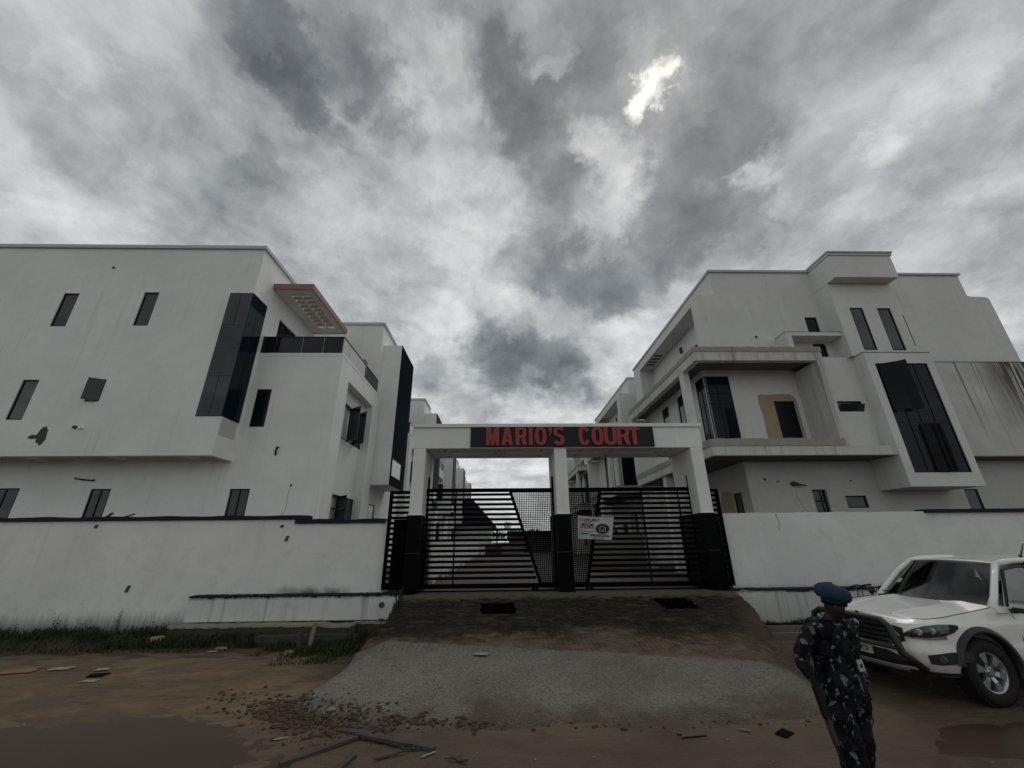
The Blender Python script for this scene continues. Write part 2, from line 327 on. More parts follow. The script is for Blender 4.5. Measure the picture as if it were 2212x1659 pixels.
grassm = grassmat('grass_blades', (.022, .032, .012), (.05, .058, .022)); drygrass = grassmat('dry_grass', (.09, .08, .04), (.13, .11, .06))
leafm = grassmat('tree_leaves', (.018, .032, .014), (.04, .06, .025))
# ------------------------------------------------------------------ mesh helpers
class MB:
    def __init__(s): s.v = []; s.f = []; s.m = []; s.cur = 0
    def quad(s, a, b, c, d): i = len(s.v); s.v += [tuple(a), tuple(b), tuple(c), tuple(d)]; s.f.append((i, i+1, i+2, i+3)); s.m.append(s.cur)
    def poly(s, pts): i = len(s.v); s.v += [tuple(p) for p in pts]; s.f.append(tuple(range(i, i+len(pts)))); s.m.append(s.cur); return s
    def box(s, x0, x1, y0, y1, z0, z1):
        i = len(s.v); s.v += [(x, y, z) for z in (z0, z1) for y in (y0, y1) for x in (x0, x1)]
        for f in ((0, 2, 3, 1), (4, 5, 7, 6), (0, 1, 5, 4), (2, 6, 7, 3), (0, 4, 6, 2), (1, 3, 7, 5)): s.f.append(tuple(i+k for k in f)); s.m.append(s.cur)
        return s
    def obox(s, c, ax, ay, az, hx, hy, hz):
        c = Vector(c); ax, ay, az = Vector(ax), Vector(ay), Vector(az); i = len(s.v)
        s.v += [tuple(c+ax*hx*a+ay*hy*b_+az*hz*d) for d in (-1, 1) for b_ in (-1, 1) for a in (-1, 1)]
        for f in ((0, 2, 3, 1), (4, 5, 7, 6), (0, 1, 5, 4), (2, 6, 7, 3), (0, 4, 6, 2), (1, 3, 7, 5)): s.f.append(tuple(i+k for k in f)); s.m.append(s.cur)
        return s
    def prism(s, pts, axis, a, b_):
        # polygon in the other two axes (in order), extruded from a to b_ along axis
        n = len(pts); i = len(s.v)
        for q in (a, b_):
            for (u, w) in pts: s.v.append((q, u, w) if axis == 0 else (u, q, w) if axis == 1 else (u, w, q))
        s.f.append(tuple(range(i, i+n))[::-1]); s.m.append(s.cur); s.f.append(tuple(range(i+n, i+2*n))); s.m.append(s.cur)
        for k in range(n): s.f.append((i+k, i+(k+1) % n, i+n+(k+1) % n, i+n+k)); s.m.append(s.cur)
        return s
    def tube(s, pts, r, n=8, cap=True):
        pts = [Vector(p) for p in pts]; rr = r if isinstance(r, (list, tuple)) else [r]*len(pts); i = len(s.v)
        for k, p in enumerate(pts):
            d = (pts[min(k+1, len(pts)-1)]-pts[max(k-1, 0)]).normalized(); a = d.orthogonal().normalized() if k == 0 else (a-d*a.dot(d)).normalized(); c = d.cross(a)
            for j in range(n): t = 2*math.pi*j/n; s.v.append(tuple(p+(a*math.cos(t)+c*math.sin(t))*rr[k]))
        for k in range(len(pts)-1):
            for j in range(n): s.f.append((i+k*n+j, i+k*n+(j+1) % n, i+(k+1)*n+(j+1) % n, i+(k+1)*n+j)); s.m.append(s.cur)
        if cap:
            s.f.append(tuple(i+j for j in range(n))[::-1]); s.m.append(s.cur); e = i+(len(pts)-1)*n; s.f.append(tuple(e+j for j in range(n))); s.m.append(s.cur)
        return s
    def grid(s, rows):
        i = len(s.v); n = len(rows[0])
        for r in rows: s.v += [tuple(p) for p in r]
        for a in range(len(rows)-1):
            for b_ in range(n-1): s.f.append((i+a*n+b_, i+a*n+b_+1, i+(a+1)*n+b_+1, i+(a+1)*n+b_)); s.m.append(s.cur)
        return s
def wpos(o):
    v = Vector((0, 0, 0))
    while o is not None: v += Vector(o.location); o = o.parent
    return v
def mk(name, mb, mats, parent=None, loc=None, smooth=False, local=False, fix=True, bevel=0):
    mats = mats if isinstance(mats, (list, tuple)) else [mats]
    me = bpy.data.meshes.new(name)
    o = bpy.data.objects.new(name, me); scn.collection.objects.link(o)
    if parent is not None: o.parent = parent
    if loc is not None: o.location = loc
    off = Vector((0, 0, 0)) if local else wpos(o)
    me.from_pydata([(x-off.x, y-off.y, z-off.z) for x, y, z in mb.v], [], mb.f)
    for m in mats: me.materials.append(m)
    if len(mats) > 1: me.polygons.foreach_set('material_index', mb.m)
    if smooth: me.shade_smooth() if hasattr(me, 'shade_smooth') else None
    me.validate(); me.update()
    if fix:
        import bmesh
        bm = bmesh.new(); bm.from_mesh(me); bmesh.ops.remove_doubles(bm, verts=bm.verts, dist=1e-5); bmesh.ops.recalc_face_normals(bm, faces=bm.faces)
        if bevel:
            es = [e for e in bm.edges if len(e.link_faces) == 2 and e.calc_face_angle(0) > .9]
            bmesh.ops.bevel(bm, geom=es, offset=bevel, segments=2, affect='EDGES', clamp_overlap=True)
        bm.to_mesh(me); bm.free()
    return o
def tag(o, label=None, cat=None, group=None, kind=None):
    if label: o['label'] = label
    if cat: o['category'] = cat
    if group: o['group'] = group
    if kind: o['kind'] = kind
    return o
def empty(name, loc, label, cat, group=None):
    o = bpy.data.objects.new(name, None); scn.collection.objects.link(o); o.location = loc; o.empty_display_size = .3
    return tag(o, label, cat, group)
def copy_tree(o, parent=None):
    c = o.copy(); scn.collection.objects.link(c); c.parent = parent
    for ch in list(o.children): copy_tree(ch, c)
    return c
def hole_face(mb, o, u, v, w, h, holes, depth, nin):
    """rectangle o + s*u + t*v with rectangular openings; reveals go depth along nin"""
    o, u, v, nin = Vector(o), Vector(u), Vector(v), Vector(nin)
    holes = [(max(0, a), max(0, b_), min(w, c), min(h, d)) for a, b_, c, d in holes]
    us = sorted({0, w, *[x for q in holes for x in (q[0], q[2])]}); vs = sorted({0, h, *[x for q in holes for x in (q[1], q[3])]})
    for a in range(len(us)-1):
        for b_ in range(len(vs)-1):
            cu_, cv = (us[a]+us[a+1])/2, (vs[b_]+vs[b_+1])/2
            if any(q[0] < cu_ < q[2] and q[1] < cv < q[3] for q in holes): continue
            mb.quad(o+u*us[a]+v*vs[b_], o+u*us[a+1]+v*vs[b_], o+u*us[a+1]+v*vs[b_+1], o+u*us[a]+v*vs[b_+1])
    for a, b_, c, d in holes:
        P = [o+u*a+v*b_, o+u*c+v*b_, o+u*c+v*d, o+u*a+v*d]; Q = [p+nin*depth for p in P]
        for k in range(4): mb.quad(P[k], P[(k+1) % 4], Q[(k+1) % 4], Q[k])
        mb.quad(*Q)
def block(mb, x0, x1, y0, y1, z0, z1, front=(), right=(), left=(), dep=.16):
    """box with recessed openings; front holes (x0,z0,x1,z1), side holes (y0,z0,y1,z1) in world coordinates"""
    hole_face(mb, (x0, y0, z0), (1, 0, 0), (0, 0, 1), x1-x0, z1-z0, [(a-x0, b_-z0, c-x0, d-z0) for a, b_, c, d in front], dep, (0, 1, 0))
    hole_face(mb, (x1, y0, z0), (0, 1, 0), (0, 0, 1), y1-y0, z1-z0, [(a-y0, b_-z0, c-y0, d-z0) for a, b_, c, d in right], dep, (-1, 0, 0))
    hole_face(mb, (x0, y0, z0), (0, 1, 0), (0, 0, 1), y1-y0, z1-z0, [(a-y0, b_-z0, c-y0, d-z0) for a, b_, c, d in left], dep, (1, 0, 0))
    mb.quad((x0, y1, z0), (x1, y1, z0), (x1, y1, z1), (x0, y1, z1))
    mb.quad((x0, y0, z1), (x1, y0, z1), (x1, y1, z1), (x0, y1, z1)); mb.quad((x0, y0, z0), (x1, y0, z0), (x1, y1, z0), (x0, y1, z0))
def window(parent, face, plane, a0, z0, a1, z1, cols=(), rows=(), inset=.07, open_cols=(), gm=None, swing=35, name='window', fr=.04):
    """face 'f' (wall plane y=plane, looks -Y), 'r' (x=plane, looks +X), 'l' (x=plane, looks -X); cols/rows are mullion positions in world units"""
    gm = gm or glass
    def P(a, z, d):   # d = depth behind the wall plane
        return (a, plane+d, z) if face == 'f' else (plane-d, a, z) if face == 'r' else (plane+d, a, z)
    def bx(mb, a, b_, c, d, e, f):
        p, q = P(a, c, e), P(b_, d, f)
        mb.box(*sorted((p[0], q[0])), *sorted((p[1], q[1])), *sorted((p[2], q[2])))
    cs = [a0]+sorted(cols)+[a1]; rs = [z0]+sorted(rows)+[z1]
    m = MB(); t = fr
    for i, c in enumerate(cs): w = t if 0 < i < len(cs)-1 else t*1.2; lo = c if i == 0 else c-w if i == len(cs)-1 else c-w/2; bx(m, lo, lo+w, z0, z1, inset, inset+.05)
    for i, r in enumerate(rs): w = t if 0 < i < len(rs)-1 else t*1.2; lo = r if i == 0 else r-w if i == len(rs)-1 else r-w/2; bx(m, a0+t*1.25, a1-t*1.25, lo, lo+w, inset+.003, inset+.047)
    fo = mk(name, m, frame_m, parent)
    for i in range(len(cs)-1):
        for j in range(len(rs)-1):
            g = MB(); a, b_, c, d = cs[i]+t*.6, cs[i+1]-t*.6, rs[j]+t*.6, rs[j+1]-t*.6
            if (i, j) in open_cols:
                # casement swung outwards about its edge
                side = open_cols[(i, j)]; ang = R(swing)*(1 if side > 0 else -1)
                hinge = b_ if side > 0 else a; other = a if side > 0 else b_; L = other-hinge
                ca, sa = abs(math.cos(ang)), abs(math.sin(ang)); e = hinge+L*ca; dd = inset-abs(L)*sa
                p = [Vector(P(hinge, c, inset)), Vector(P(e, c, dd)), Vector(P(e, d, dd)), Vector(P(hinge, d, inset))]
                n = (p[1]-p[0]).cross(p[3]-p[0]).normalized()*.012
                g.poly([q+n for q in p]); g.poly([q-n for q in p][::-1])
                for k in range(4): g.quad(p[k]+n, p[k]-n, p[(k+1) % 4]-n, p[(k+1) % 4]+n)
                mk('open_pane', g, gm, fo)
            else:
                bx(g, a, b_, c, d, inset+.02, inset+.03); mk('pane', g, gm, fo)
    return fo
def cope(parent, x0, x1, y0, y1, z0, z1, m=None, name='coping'): return mk(name, MB().box(x0, x1, y0, y1, z0, z1), m or coping, parent)
Z0 = .93
# ================================================================== LEFT HOUSE
def left_house():
    root = empty('white_house', (-12., 13.6, Z0), '', 'house', 'white houses along the left of the court')
    # overhanging upper block
    m = MB(); AW = [(-16.85, 9.83, -16.27, 11.28), (-13.84, 9.87, -13.28, 11.34), (-16.89, 6.22, -16.33, 7.69), (-14.5, 6.87, -14.01, 7.71), (-19.9, 9.83, -19.3, 11.28), (-19.9, 6.22, -19.3, 7.69)]
    block(m, -34, -9.67, 13.6, 25.9, 5.12, 13.4, front=AW, right=[(15.58, 9.27, 17.1, 11.33)])
    mk('upper_wall', m, white, root)
    m = MB(); m.box(-34, -9.67, 13.601, 13.78, 4.98, 5.118); m.box(-9.85, -9.671, 13.782, 14.7, 4.98, 5.118)
    for x in (-20, -16.2, -13.4, -10.9): m.box(x-.12, x+.12, 13.782, 14.69, 5.03, 5.118)
    mk('downstand_beam', m, white, root)
    cope(root, -34.08, -9.59, 13.52, 25.98, 13.402, 13.55)
    for i, (a, b_, c, d) in enumerate(AW):
        window(root, 'f', 13.6, a, b_, c, d, open_cols={(0, 0): 1} if i == 3 else {}, inset=.03 if i != 3 else .0)
    window(root, 'r', -9.67, 15.58, 9.27, 17.1, 11.33, cols=(16.35,), name='terrace_door', gm=glass2)
    # corner glazing
    cg = mk('curtain_wall', MB().box(-10.56, -9.668, 13.585, 14.56, 6.33, 11.32), frame_m, root)
    lv = [6.34, 7.83, 8.93, 9.9, 11.31]
    for j in range(4):
        for a, b_ in ((-10.55, -10.12), (-10.10, -9.67)) if j in (0, 3) else ((-10.55, -9.67),):
            mk('pane', MB().box(a, b_, 13.572, 13.584, lv[j]+.006, lv[j+1]-.006), glass, cg)
    sl = [6.34, 8.0, 9.46, 10.05, 10.62, 11.31]
    for j in range(5):
        for a, b_ in ((13.58, 14.06), (14.075, 14.555)): mk('pane', MB().box(-9.666, -9.654, a, b_, sl[j]+.006, sl[j+1]-.006), glass2, cg)
    # lower storeys
    gw = [(-9.5, 2.3, -8.82, 4.02), (-14.25, 2.3, -13.57, 4.05), (-17.6, 2.3, -16.66, 4.09)]
    m = MB(); block(m, -34, -6.671, 14.7, 19.9, Z0, 9.14, front=gw+[(-9.37, 6.25, -8.82, 7.74)], right=[(16.5, 6.27, 18.92, 7.79), (16.5, 2.0, 18.94, 4.03)])
    mk('lower_wall', m, white, root)
    for i, (a, b_, c, d) in enumerate(gw): window(root, 'f', 14.7, a, b_, c, d, cols=((a+c)/2,), inset=.02)
    window(root, 'f', 14.7, -9.37, 6.25, -8.82, 7.74, inset=.02, gm=glass2)
    window(root, 'r', -6.671, 16.5, 6.27, 18.92, 7.79, cols=(17.3, 18.1), open_cols={(0, 0): 1, (1, 0): 1}, inset=.02, swing=50)
    window(root, 'r', -6.671, 16.5, 2.0, 18.94, 4.03, cols=(17.3, 18.1), rows=(3.5,), open_cols={(0, 0): 1, (0, 1): 1}, inset=.02, swing=42)
    # raised surround on the court side
    m = MB(); m.box(-6.669, -6.32, 14.7, 15.61, Z0, 8.42); m.box(-6.669, -6.32, 18.93, 19.9, Z0, 8.42); m.box(-6.669, -6.32, 14.7, 19.9, 8.421, 9.14)
    mk('raised_surround', m, white, root)
    mk('roof_terrace', MB().box(-9.669, -6.31, 14.69, 19.67, 9.142, 9.27), white, root)
    # glass balustrade
    rl = mk('balustrade', MB().box(-9.66, -6.40, 14.76, 14.80, 10.0, 10.04).box(-6.44, -6.40, 14.802, 19.6, 10.0, 10.04).box(-9.66, -6.45, 14.755, 14.805, 9.272, 9.30), frame_m, root)
    xs = [-9.66, -9.1, -8.72, -8.05, -7.2, -6.42]
    for a, b_ in zip(xs[:-1], xs[1:]): mk('glass_panel', MB().box(a+.008, b_-.008, 14.772, 14.786, 9.30, 9.998), railglass, rl)
    ys = [14.8, 15.49, 16.5, 17.55, 18.5, 19.6]
    for a, b_ in zip(ys[:-1], ys[1:]): mk('glass_panel', MB().box(-6.43, -6.416, a+.01, b_-.01, 9.28, 9.998), paleglass if a < 17 else railglass, rl)
    # slatted canopy over the terrace
    m = MB(); x0, x1, y0, y1 = -9.668, -8.0, 14.65, 18.62; z0, z1 = 12.24, 12.47
    m.box(x0, -9.17, y0+.06, y1-.06, z0, z0+.09); m.box(-8.35, x1-.06, y0+.06, y1-.06, z0, z0+.09)
    m.box(-9.169, -8.351, y0+.06, 15.05, z0, z0+.07); m.box(-9.169, -8.351, 18.06, y1-.06, z0, z0+.07); m.box(-8.80, -8.70, 15.051, 18.059, z0, z0+.07)
    cn = mk('canopy', m, soffitm, root)
    mk('fascia', MB().box(x0, x1, y0, y0+.058, z0-.01, z1+.03).box(x1-.058, x1, y0+.06, y1-.06, z0-.01, z1+.03).box(x0, x1, y1-.058, y1, z0-.01, z1+.03), copper, cn)
    for k in range(9):
        y = 15.06+k*.335
        for a, b_ in ((-9.168, -8.801), (-8.699, -8.352)):
            mk('soffit_strip', MB().box(a, b_, y, y+.125, z0, z0+.07), soffitm, cn)
            mk('slat', MB().box(a, b_, y-.022, y-.001, z0-.002, z0+.115), copper, cn)
    # rear full height mass, projecting glazed bay
    m = MB(); block(m, -9.669, -6.5, 19.68, 25.9, 9.28, 13.36); block(m, -9.66, -6.5, 19.901, 25.9, Z0, 9.279, right=[(20.6, 2.0, 21.6, 4.0)])
    mk('rear_wall', m, white, root); cope(root, -9.588, -6.42, 19.6, 22.40, 13.362, 13.5)
    window(root, 'r', -6.5, 20.6, 2.0, 21.6, 4.0, inset=.02)
    mk('pergola_end', MB().box(-7.35, -6.95, 19.2, 19.675, 9.9, 10.62), copper, root)
    m = MB(); m.box(-7.3, -7.25, 18.8, 19.2, 9.3, 10.9); m.box(-7.0, -6.95, 18.8, 19.2, 9.3, 10.9)
    for zz in (10.9, 10.5, 10.1): m.box(-7.25, -7.0, 18.8, 18.85, zz-.05, zz)
    mk('scaffold_frame', m, copper, root)
    fb = mk('bay_wall', MB().box(-6.499, -5.51, 20.12, 23.08, 4.84, 12.34), white, root)
    for (a, b_) in ((20.13, 21.1), (21.11, 22.1), (22.11, 23.09)):
        for (c, d) in ((4.85, 5.6), (5.61, 8.2), (8.21, 10.2), (10.21, 12.35)): mk('pane', MB().box(-5.509, -5.49, a, b_, c, d), bayglass, fb)
    bg = mk('bay_rail', MB().box(-5.47, -5.45, 20.25, 22.0, 6.10, 6.14), frame_m, root)
    mk('reflection_panel', MB().box(-5.472, -5.462, 20.28, 21.97, 5.3, 6.09), lightstrip, bg)  # white colour stands in for the wall reflected in the rail glass
    # render repairs, pipes and conduit ends
    def hexpatch(cx, cz, rx, rz, y, m_, nm, seed, rag=.3):
        rnd = random.Random(seed); n = 26
        pts = [(cx+rx*math.cos(2*math.pi*k/n)*(1-rag*rnd.random()), cz+rz*math.sin(2*math.pi*k/n)*(1-rag*rnd.random())) for k in range(n)]
        return mk(nm, MB().prism(pts, 1, y-.006, y+.02), m_, root)
    mm = MB(); rnd = random.Random(3)
    hexpatch(-15.44, 5.66, .2, .36, 13.6, darkpatch, 'damaged_render', 5)
    hexpatch(-15.72, 5.62, .17, .09, 13.6, darkpatch, 'damaged_render', 6)
    mk('pipe_stub', MB().tube([(-14.43, 13.7, 5.95), (-14.43, 13.52, 5.95)], .055, 10), darkpatch, root); mk('pipe_stub', MB().tube([(-14.25, 13.7, 5.92), (-14.22, 13.5, 5.93)], .05, 10), white, root)
    mk('pipe_stub', MB().tube([(-15.38, 13.7, 12.47), (-15.38, 13.55, 12.47)], .04, 8), darkpatch, root)
    mk('conduit', MB().tube([(-14.95, 14.72, 4.40), (-14.9, 14.66, 4.41), (-14.6, 14.64, 4.36), (-14.28, 14.65, 4.335), (-14.2, 14.66, 4.35)], .022, 6), black, root)
    mk('conduit', MB().tube([(-8.14, 14.72, 5.5), (-8.13, 14.62, 5.48), (-8.17, 14.63, 5.3), (-8.18, 14.7, 5.2)], .03, 6), black, root)
    mk('crack', MB().tube([(-7.42, 14.70, 4.12), (-7.47, 14.70, 3.8), (-7.45, 14.70, 3.45), (-7.55, 14.70, 3.1), (-7.5, 14.70, 2.95)], .006, 5), darkpatch, root)
    mk('pipe_stub', MB().tube([(-7.42, 14.75, 4.13), (-7.42, 14.67, 4.13)], .035, 8), darkpatch, root)
    # repair plaster under the corner glazing
    mk('repair_patch', MB().box(-9.672, -9.664, 13.66, 14.5, 5.7, 6.32), patchgrey, root)
    return root
LH = left_house()
lab = ['nearest white three storey house left of the gateway, with corner glazing and terracotta slatted canopy',
       'second white house on the left, glazed bay just above the left gate pillar',
       'third white house on the left, seen above the left gate leaf',
       'fourth white house on the left, far down the court with low stepped roofline',
       'farthest white house on the left, at the end of the row']
LH['label'] = lab[0]
for k in range(1, 5):
    c = copy_tree(LH); c.location = Vector((-12, 13.6+12.6*k, Z0-(0 if k < 3 else .35*(k-2)))); c['label'] = lab[k]
# ================================================================== RIGHT HOUSE
def right_house():
    root = empty('weathered_house', (13., 15., Z0), '', 'house', 'weathered white houses along the right of the court')
    W = white_r
    # ground floor
    gf = [(11.43, 1.0, 11.97, 3.90), (12.62, 3.24, 13.42, 3.67), (17.2, 1.0, 17.72, 3.88)]
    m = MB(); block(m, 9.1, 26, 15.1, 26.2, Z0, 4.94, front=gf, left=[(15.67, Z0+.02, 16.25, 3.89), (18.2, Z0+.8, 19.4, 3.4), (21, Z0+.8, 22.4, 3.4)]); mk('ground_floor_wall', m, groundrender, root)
    window(root, 'f', 15.1, *gf[0], cols=(11.8,), rows=(3.5,), inset=.1, name='door'); window(root, 'f', 15.1, *gf[1], inset=.06); window(root, 'f', 15.1, *gf[2], inset=.02)
    window(root, 'l', 9.1, 15.67, Z0+.02, 16.25, 3.89, name='door', inset=.03); window(root, 'l', 9.1, 18.2, Z0+.8, 19.4, 3.4, cols=(18.8,)); window(root, 'l', 9.1, 21, Z0+.8, 22.4, 3.4, cols=(21.7,))
    # first floor slab with raw cement edge
    mk('balcony_slab', MB().box(7.36, 13.998, 13.9, 15.6, 4.95, 5.28).box(7.36, 9.4, 15.601, 22.3, 4.95, 5.28), slabm, root)
    mk('shaded_soffit_sheet', MB().box(7.5, 13.98, 14.06, 15.09, 4.943, 4.9495).box(7.5, 9.09, 15.091, 22.2, 4.943, 4.9495), dark_soffit, root)  # thin dark sheet added under the slab to deepen its shade
    def ragged(x0, x1, y0, y1, z0, z1, axis, nm, amp=.02, seed=1):
        """upstand whose top edge is uneven"""
        rnd = random.Random(seed); n = 34; mb = MB(); top = [z1-amp*rnd.random()**2*1.6 for _ in range(n+1)]
        for k in range(n):
            a, b_ = k/n, (k+1)/n
            if axis == 0: P = lambda t, y, z: (x0+(x1-x0)*t, y, z); s0, s1 = y0, y1
            else: P = lambda t, x, z: (x, y0+(y1-y0)*t, z); s0, s1 = x0, x1
            ba, bb = (z0+.006*noise.noise(Vector((k*.7, seed, 0))), z0+.006*noise.noise(Vector((k*.7+.7, seed, 0))))
            mb.quad(P(a, s0, ba), P(b_, s0, bb), P(b_, s0, top[k+1]), P(a, s0, top[k])); mb.quad(P(a, s1, ba), P(a, s1, top[k]), P(b_, s1, top[k+1]), P(b_, s1, bb)); mb.quad(P(a, s0, top[k]), P(b_, s0, top[k+1]), P(b_, s1, top[k+1]), P(a, s1, top[k]))
        e0, e1 = (P(0, s0, z0), P(0, s1, z0), P(0, s1, top[0]), P(0, s0, top[0])), (P(1, s0, z0), P(1, s1, z0), P(1, s1, top[-1]), P(1, s0, top[-1])); mb.quad(*e0); mb.quad(*e1)
        return mk(nm, mb, cement, root)
    ragged(7.34, 12.22, 13.88, 14.05, 5.281, 5.56, 0, 'cement_upstand', seed=2); ragged(7.34, 7.5, 14.051, 22.28, 5.281, 5.54, 1, 'cement_upstand', seed=4)
    # rooms behind the balcony
    m = MB(); block(m, 8.24, 12.079, 15.2, 22.1, 5.285, 8.74, front=[(8.26, 5.5, 9.29, 8.47), (10.93, 5.5, 11.77, 7.39)], left=[(15.22, 5.5, 15.92, 8.47), (16.9, 5.5, 17.9, 8.45), (19.0, 5.5, 19.8, 8.45)], dep=.12)
    mk('balcony_wall', m, W, root)
    window(root, 'f', 15.2, 8.26, 5.5, 9.29, 8.47, cols=(8.75,), rows=(7.3, 7.75), inset=.0, name='corner_window', gm=glass2)
    window(root, 'l', 8.24, 15.22, 5.5, 15.92, 8.47, cols=(15.55,), rows=(7.3,), inset=.0, name='corner_window', gm=glass2)
    mk('open_pane', MB().obox((8.98, 15.05, 6.3), (.5, -.86, 0), (.86, .5, 0), (0, 0, 1), .2, .012, .78), glass2, root)
    window(root, 'f', 15.2, 10.93, 5.5, 11.77, 7.39, inset=.04, name='balcony_door', gm=frame_m)
    window(root, 'l', 8.24, 16.9, 5.5, 17.9, 8.45, cols=(17.4,), rows=(7.0,), inset=.03); window(root, 'l', 8.24, 19.0, 5.5, 19.8, 8.45, rows=(7.,), inset=.03)
    pts = [(10.36, 5.56), (10.93, 5.56), (10.93, 7.39), (11.77, 7.39), (11.77, 5.56), (11.86, 5.56), (11.87, 7.35), (11.83, 7.55), (11.68, 7.68), (11.3, 7.7), (10.8, 7.66), (10.45, 7.68), (10.33, 7.6), (10.3, 7.3), (10.36, 6.8), (10.34, 6.1)]
    mk('bare_plaster_patch', MB().prism(pts, 1, 15.193, 15.215), bareplaster, root)
    mk('side_wall', MB().box(12.08, 12.36, 13.9, 15.19, 5.285, 8.60), slabm, root)
    mk('column', MB().box(7.37, 7.62, 15.1, 15.45, 5.285, 8.74), W, root)
    mk('end_wall', MB().box(7.36, 8.5, 22.101, 22.4, 5.285, 8.60), W, root)
    mk('ground_column', MB().box(7.45, 7.8, 18.6, 18.95, Z0, 4.949), W, root); mk('ground_column', MB().box(7.45, 7.8, 22.0, 22.3, Z0, 4.949), W, root)
    # roof terrace over the balcony
    m = MB(); m.box(7.36, 12.36, 13.9, 14.13, 8.60, 8.96); m.box(7.36, 7.6, 14.131, 22.4, 8.60, 8.96); mk('edge_beam', m, slabm, root)
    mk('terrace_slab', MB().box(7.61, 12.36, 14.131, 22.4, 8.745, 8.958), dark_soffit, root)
    ragged(7.34, 12.38, 13.88, 14.06, 8.961, 9.18, 0, 'cement_upstand', .02, 7); ragged(7.34, 7.5, 14.061, 22.42, 8.961, 9.18, 1, 'cement_upstand', .03, 9)
    # recessed wall with slot window
    m = MB(); block(m, 12.361, 13.999, 14.42, 14.94, 5.285, 8.97, front=[(12.83, 6.72, 13.79, 7.12)], dep=.12); mk('recess_wall', m, W, root)
    window(root, 'f', 14.42, 12.83, 6.72, 13.79, 7.12, inset=.03, name='slot_window')
    mk('open_pane', MB().obox((13.31, 14.36, 6.84), (1, 0, 0), (0, -.45, .9), (0, .9, .45), .47, .15, .012), glass, root)
    mk('ledge', MB().box(12.361, 13.999, 14.34, 14.419, 5.281, 5.33), mossledge, root)
    # projecting box window
    m = MB(); block(m, 14., 16.65, 13.87, 15.09, 3.84, 8.92, front=[(14.31, 4.31, 16.37, 8.47)], dep=.1); mk('box_wall', m, W, root)
    window(root, 'f', 13.87, 14.31, 4.31, 16.37, 8.47, cols=(14.86, 15.33, 15.85), rows=(6.12, 6.56), inset=.03, name='box_window', gm=glass2, fr=.025)
    for (x, z, h_, sw) in ((14.62, 7.5, .93, .55), (15.05, 7.52, .98, .75)): mk('open_pane', MB().obox((x, 13.74, z), (math.cos(sw), -math.sin(sw), 0), (math.sin(sw), math.cos(sw), 0), (0, 0, 1), .26, .014, h_), glass2, root)
    for k in range(3): mk('open_pane', MB().obox((15.28+k*.2, 13.80, 5.2), (.5, -.86, 0), (.86, .5, 0), (0, 0, 1), .13, .012, .85), frame_m, root)
    mk('moss_line', MB().box(13.99, 16.66, 13.86, 14.19, 8.921, 8.945), mossledge, root)
    # side wing over the right boundary
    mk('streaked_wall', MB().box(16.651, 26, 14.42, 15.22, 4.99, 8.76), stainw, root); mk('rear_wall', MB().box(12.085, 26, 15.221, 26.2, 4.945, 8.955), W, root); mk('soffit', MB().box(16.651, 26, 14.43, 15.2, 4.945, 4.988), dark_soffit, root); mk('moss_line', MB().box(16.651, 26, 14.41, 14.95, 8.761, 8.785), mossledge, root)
    # top storey
    m = MB(); block(m, 9.301, 16.5, 14.95, 26.2, 8.971, 13.42, front=[(13.05, 10.1, 13.59, 11.13), (13.05, 9.24, 13.6, 9.86)]); mk('upper_wall', m, W, root)
    m = MB(); block(m, 8.5, 9.30, 14.95, 15.55, 8.971, 12.28); block(m, 8.5, 9.30, 22.85, 23.3, 8.971, 12.28); block(m, 8.5, 9.30, 15.551, 22.849, 12.0, 12.28); mk('loggia_frame', m, W, root)
    window(root, 'f', 14.95, 13.05, 10.1, 13.59, 11.13, inset=.05); window(root, 'f', 14.95, 13.05, 9.24, 13.6, 9.86, inset=.05)
    window(root, 'l', 9.301, 17.1, 9.2, 18.2, 10.9, cols=(17.6,), inset=-.06, name='loggia_window'); window(root, 'l', 9.301, 20.6, 9.2, 21.9, 10.9, cols=(21.2,), inset=-.06, name='loggia_window')
    for k in range(4): mk('vent_slot', MB().box(8.62, 9.1, 20.6+k*.42, 20.78+k*.42, 11.985, 11.999), mossledge, root)
    mk('wall_lamp', MB().box(9.2, 9.3, 18.6, 18.75, 11.2, 11.5), darkpatch, root)
    cope(root, 9.23, 16.5, 14.87, 26.2, 13.422, 13.53)
    # wing parapet steps
    mk('wing_wall', MB().prism([(16.501, 8.79), (21.87, 8.79), (21.87, 12.1), (21.83, 12.22), (21.7, 12.27), (21.2, 12.28), (21.0, 12.3), (20.92, 12.36), (20.92, 13.4), (16.501, 13.4)], 1, 15.05, 26.2), W, root)
    cope(root, 16.501, 20.99, 14.97, 26.2, 13.402, 13.5)
    mk('recessed_groove', MB().box(17.57, 17.6, 15.044, 15.06, 9.83, 11.32), mossledge, root)
    # tower
    m = MB(); block(m, 13.85, 16.52, 14.19, 14.949, 8.95, 12.33, front=[(14.42, 9.19, 14.98, 11.14), (15.58, 9.17, 16.15, 11.13)]); mk('tower_wall', m, W, root)
    window(root, 'f', 14.19, 14.42, 9.19, 14.98, 11.14, inset=.02); window(root, 'f', 14.19, 15.58, 9.17, 16.15, 11.13, inset=.02)
    mk('tower_cap', MB().box(13.84, 16.53, 13.72, 15.2, 12.331, 13.41), W, root); cope(root, 13.77, 16.62, 13.64, 15.2, 13.422+.112, 13.60); mk('coping', MB().box(13.8, 16.58, 13.68, 14.86, 13.411, 13.533), coping, root)
    # hood over the small window
    mk('hood', MB().box(11.5, 13.849, 14.32, 14.949, 9.9, 10.06).box(11.5, 11.74, 14.32, 14.949, 9.19, 9.899), W, root); mk('moss_line', MB().box(11.49, 13.849, 14.31, 14.949, 10.061, 10.075), mossledge, root)
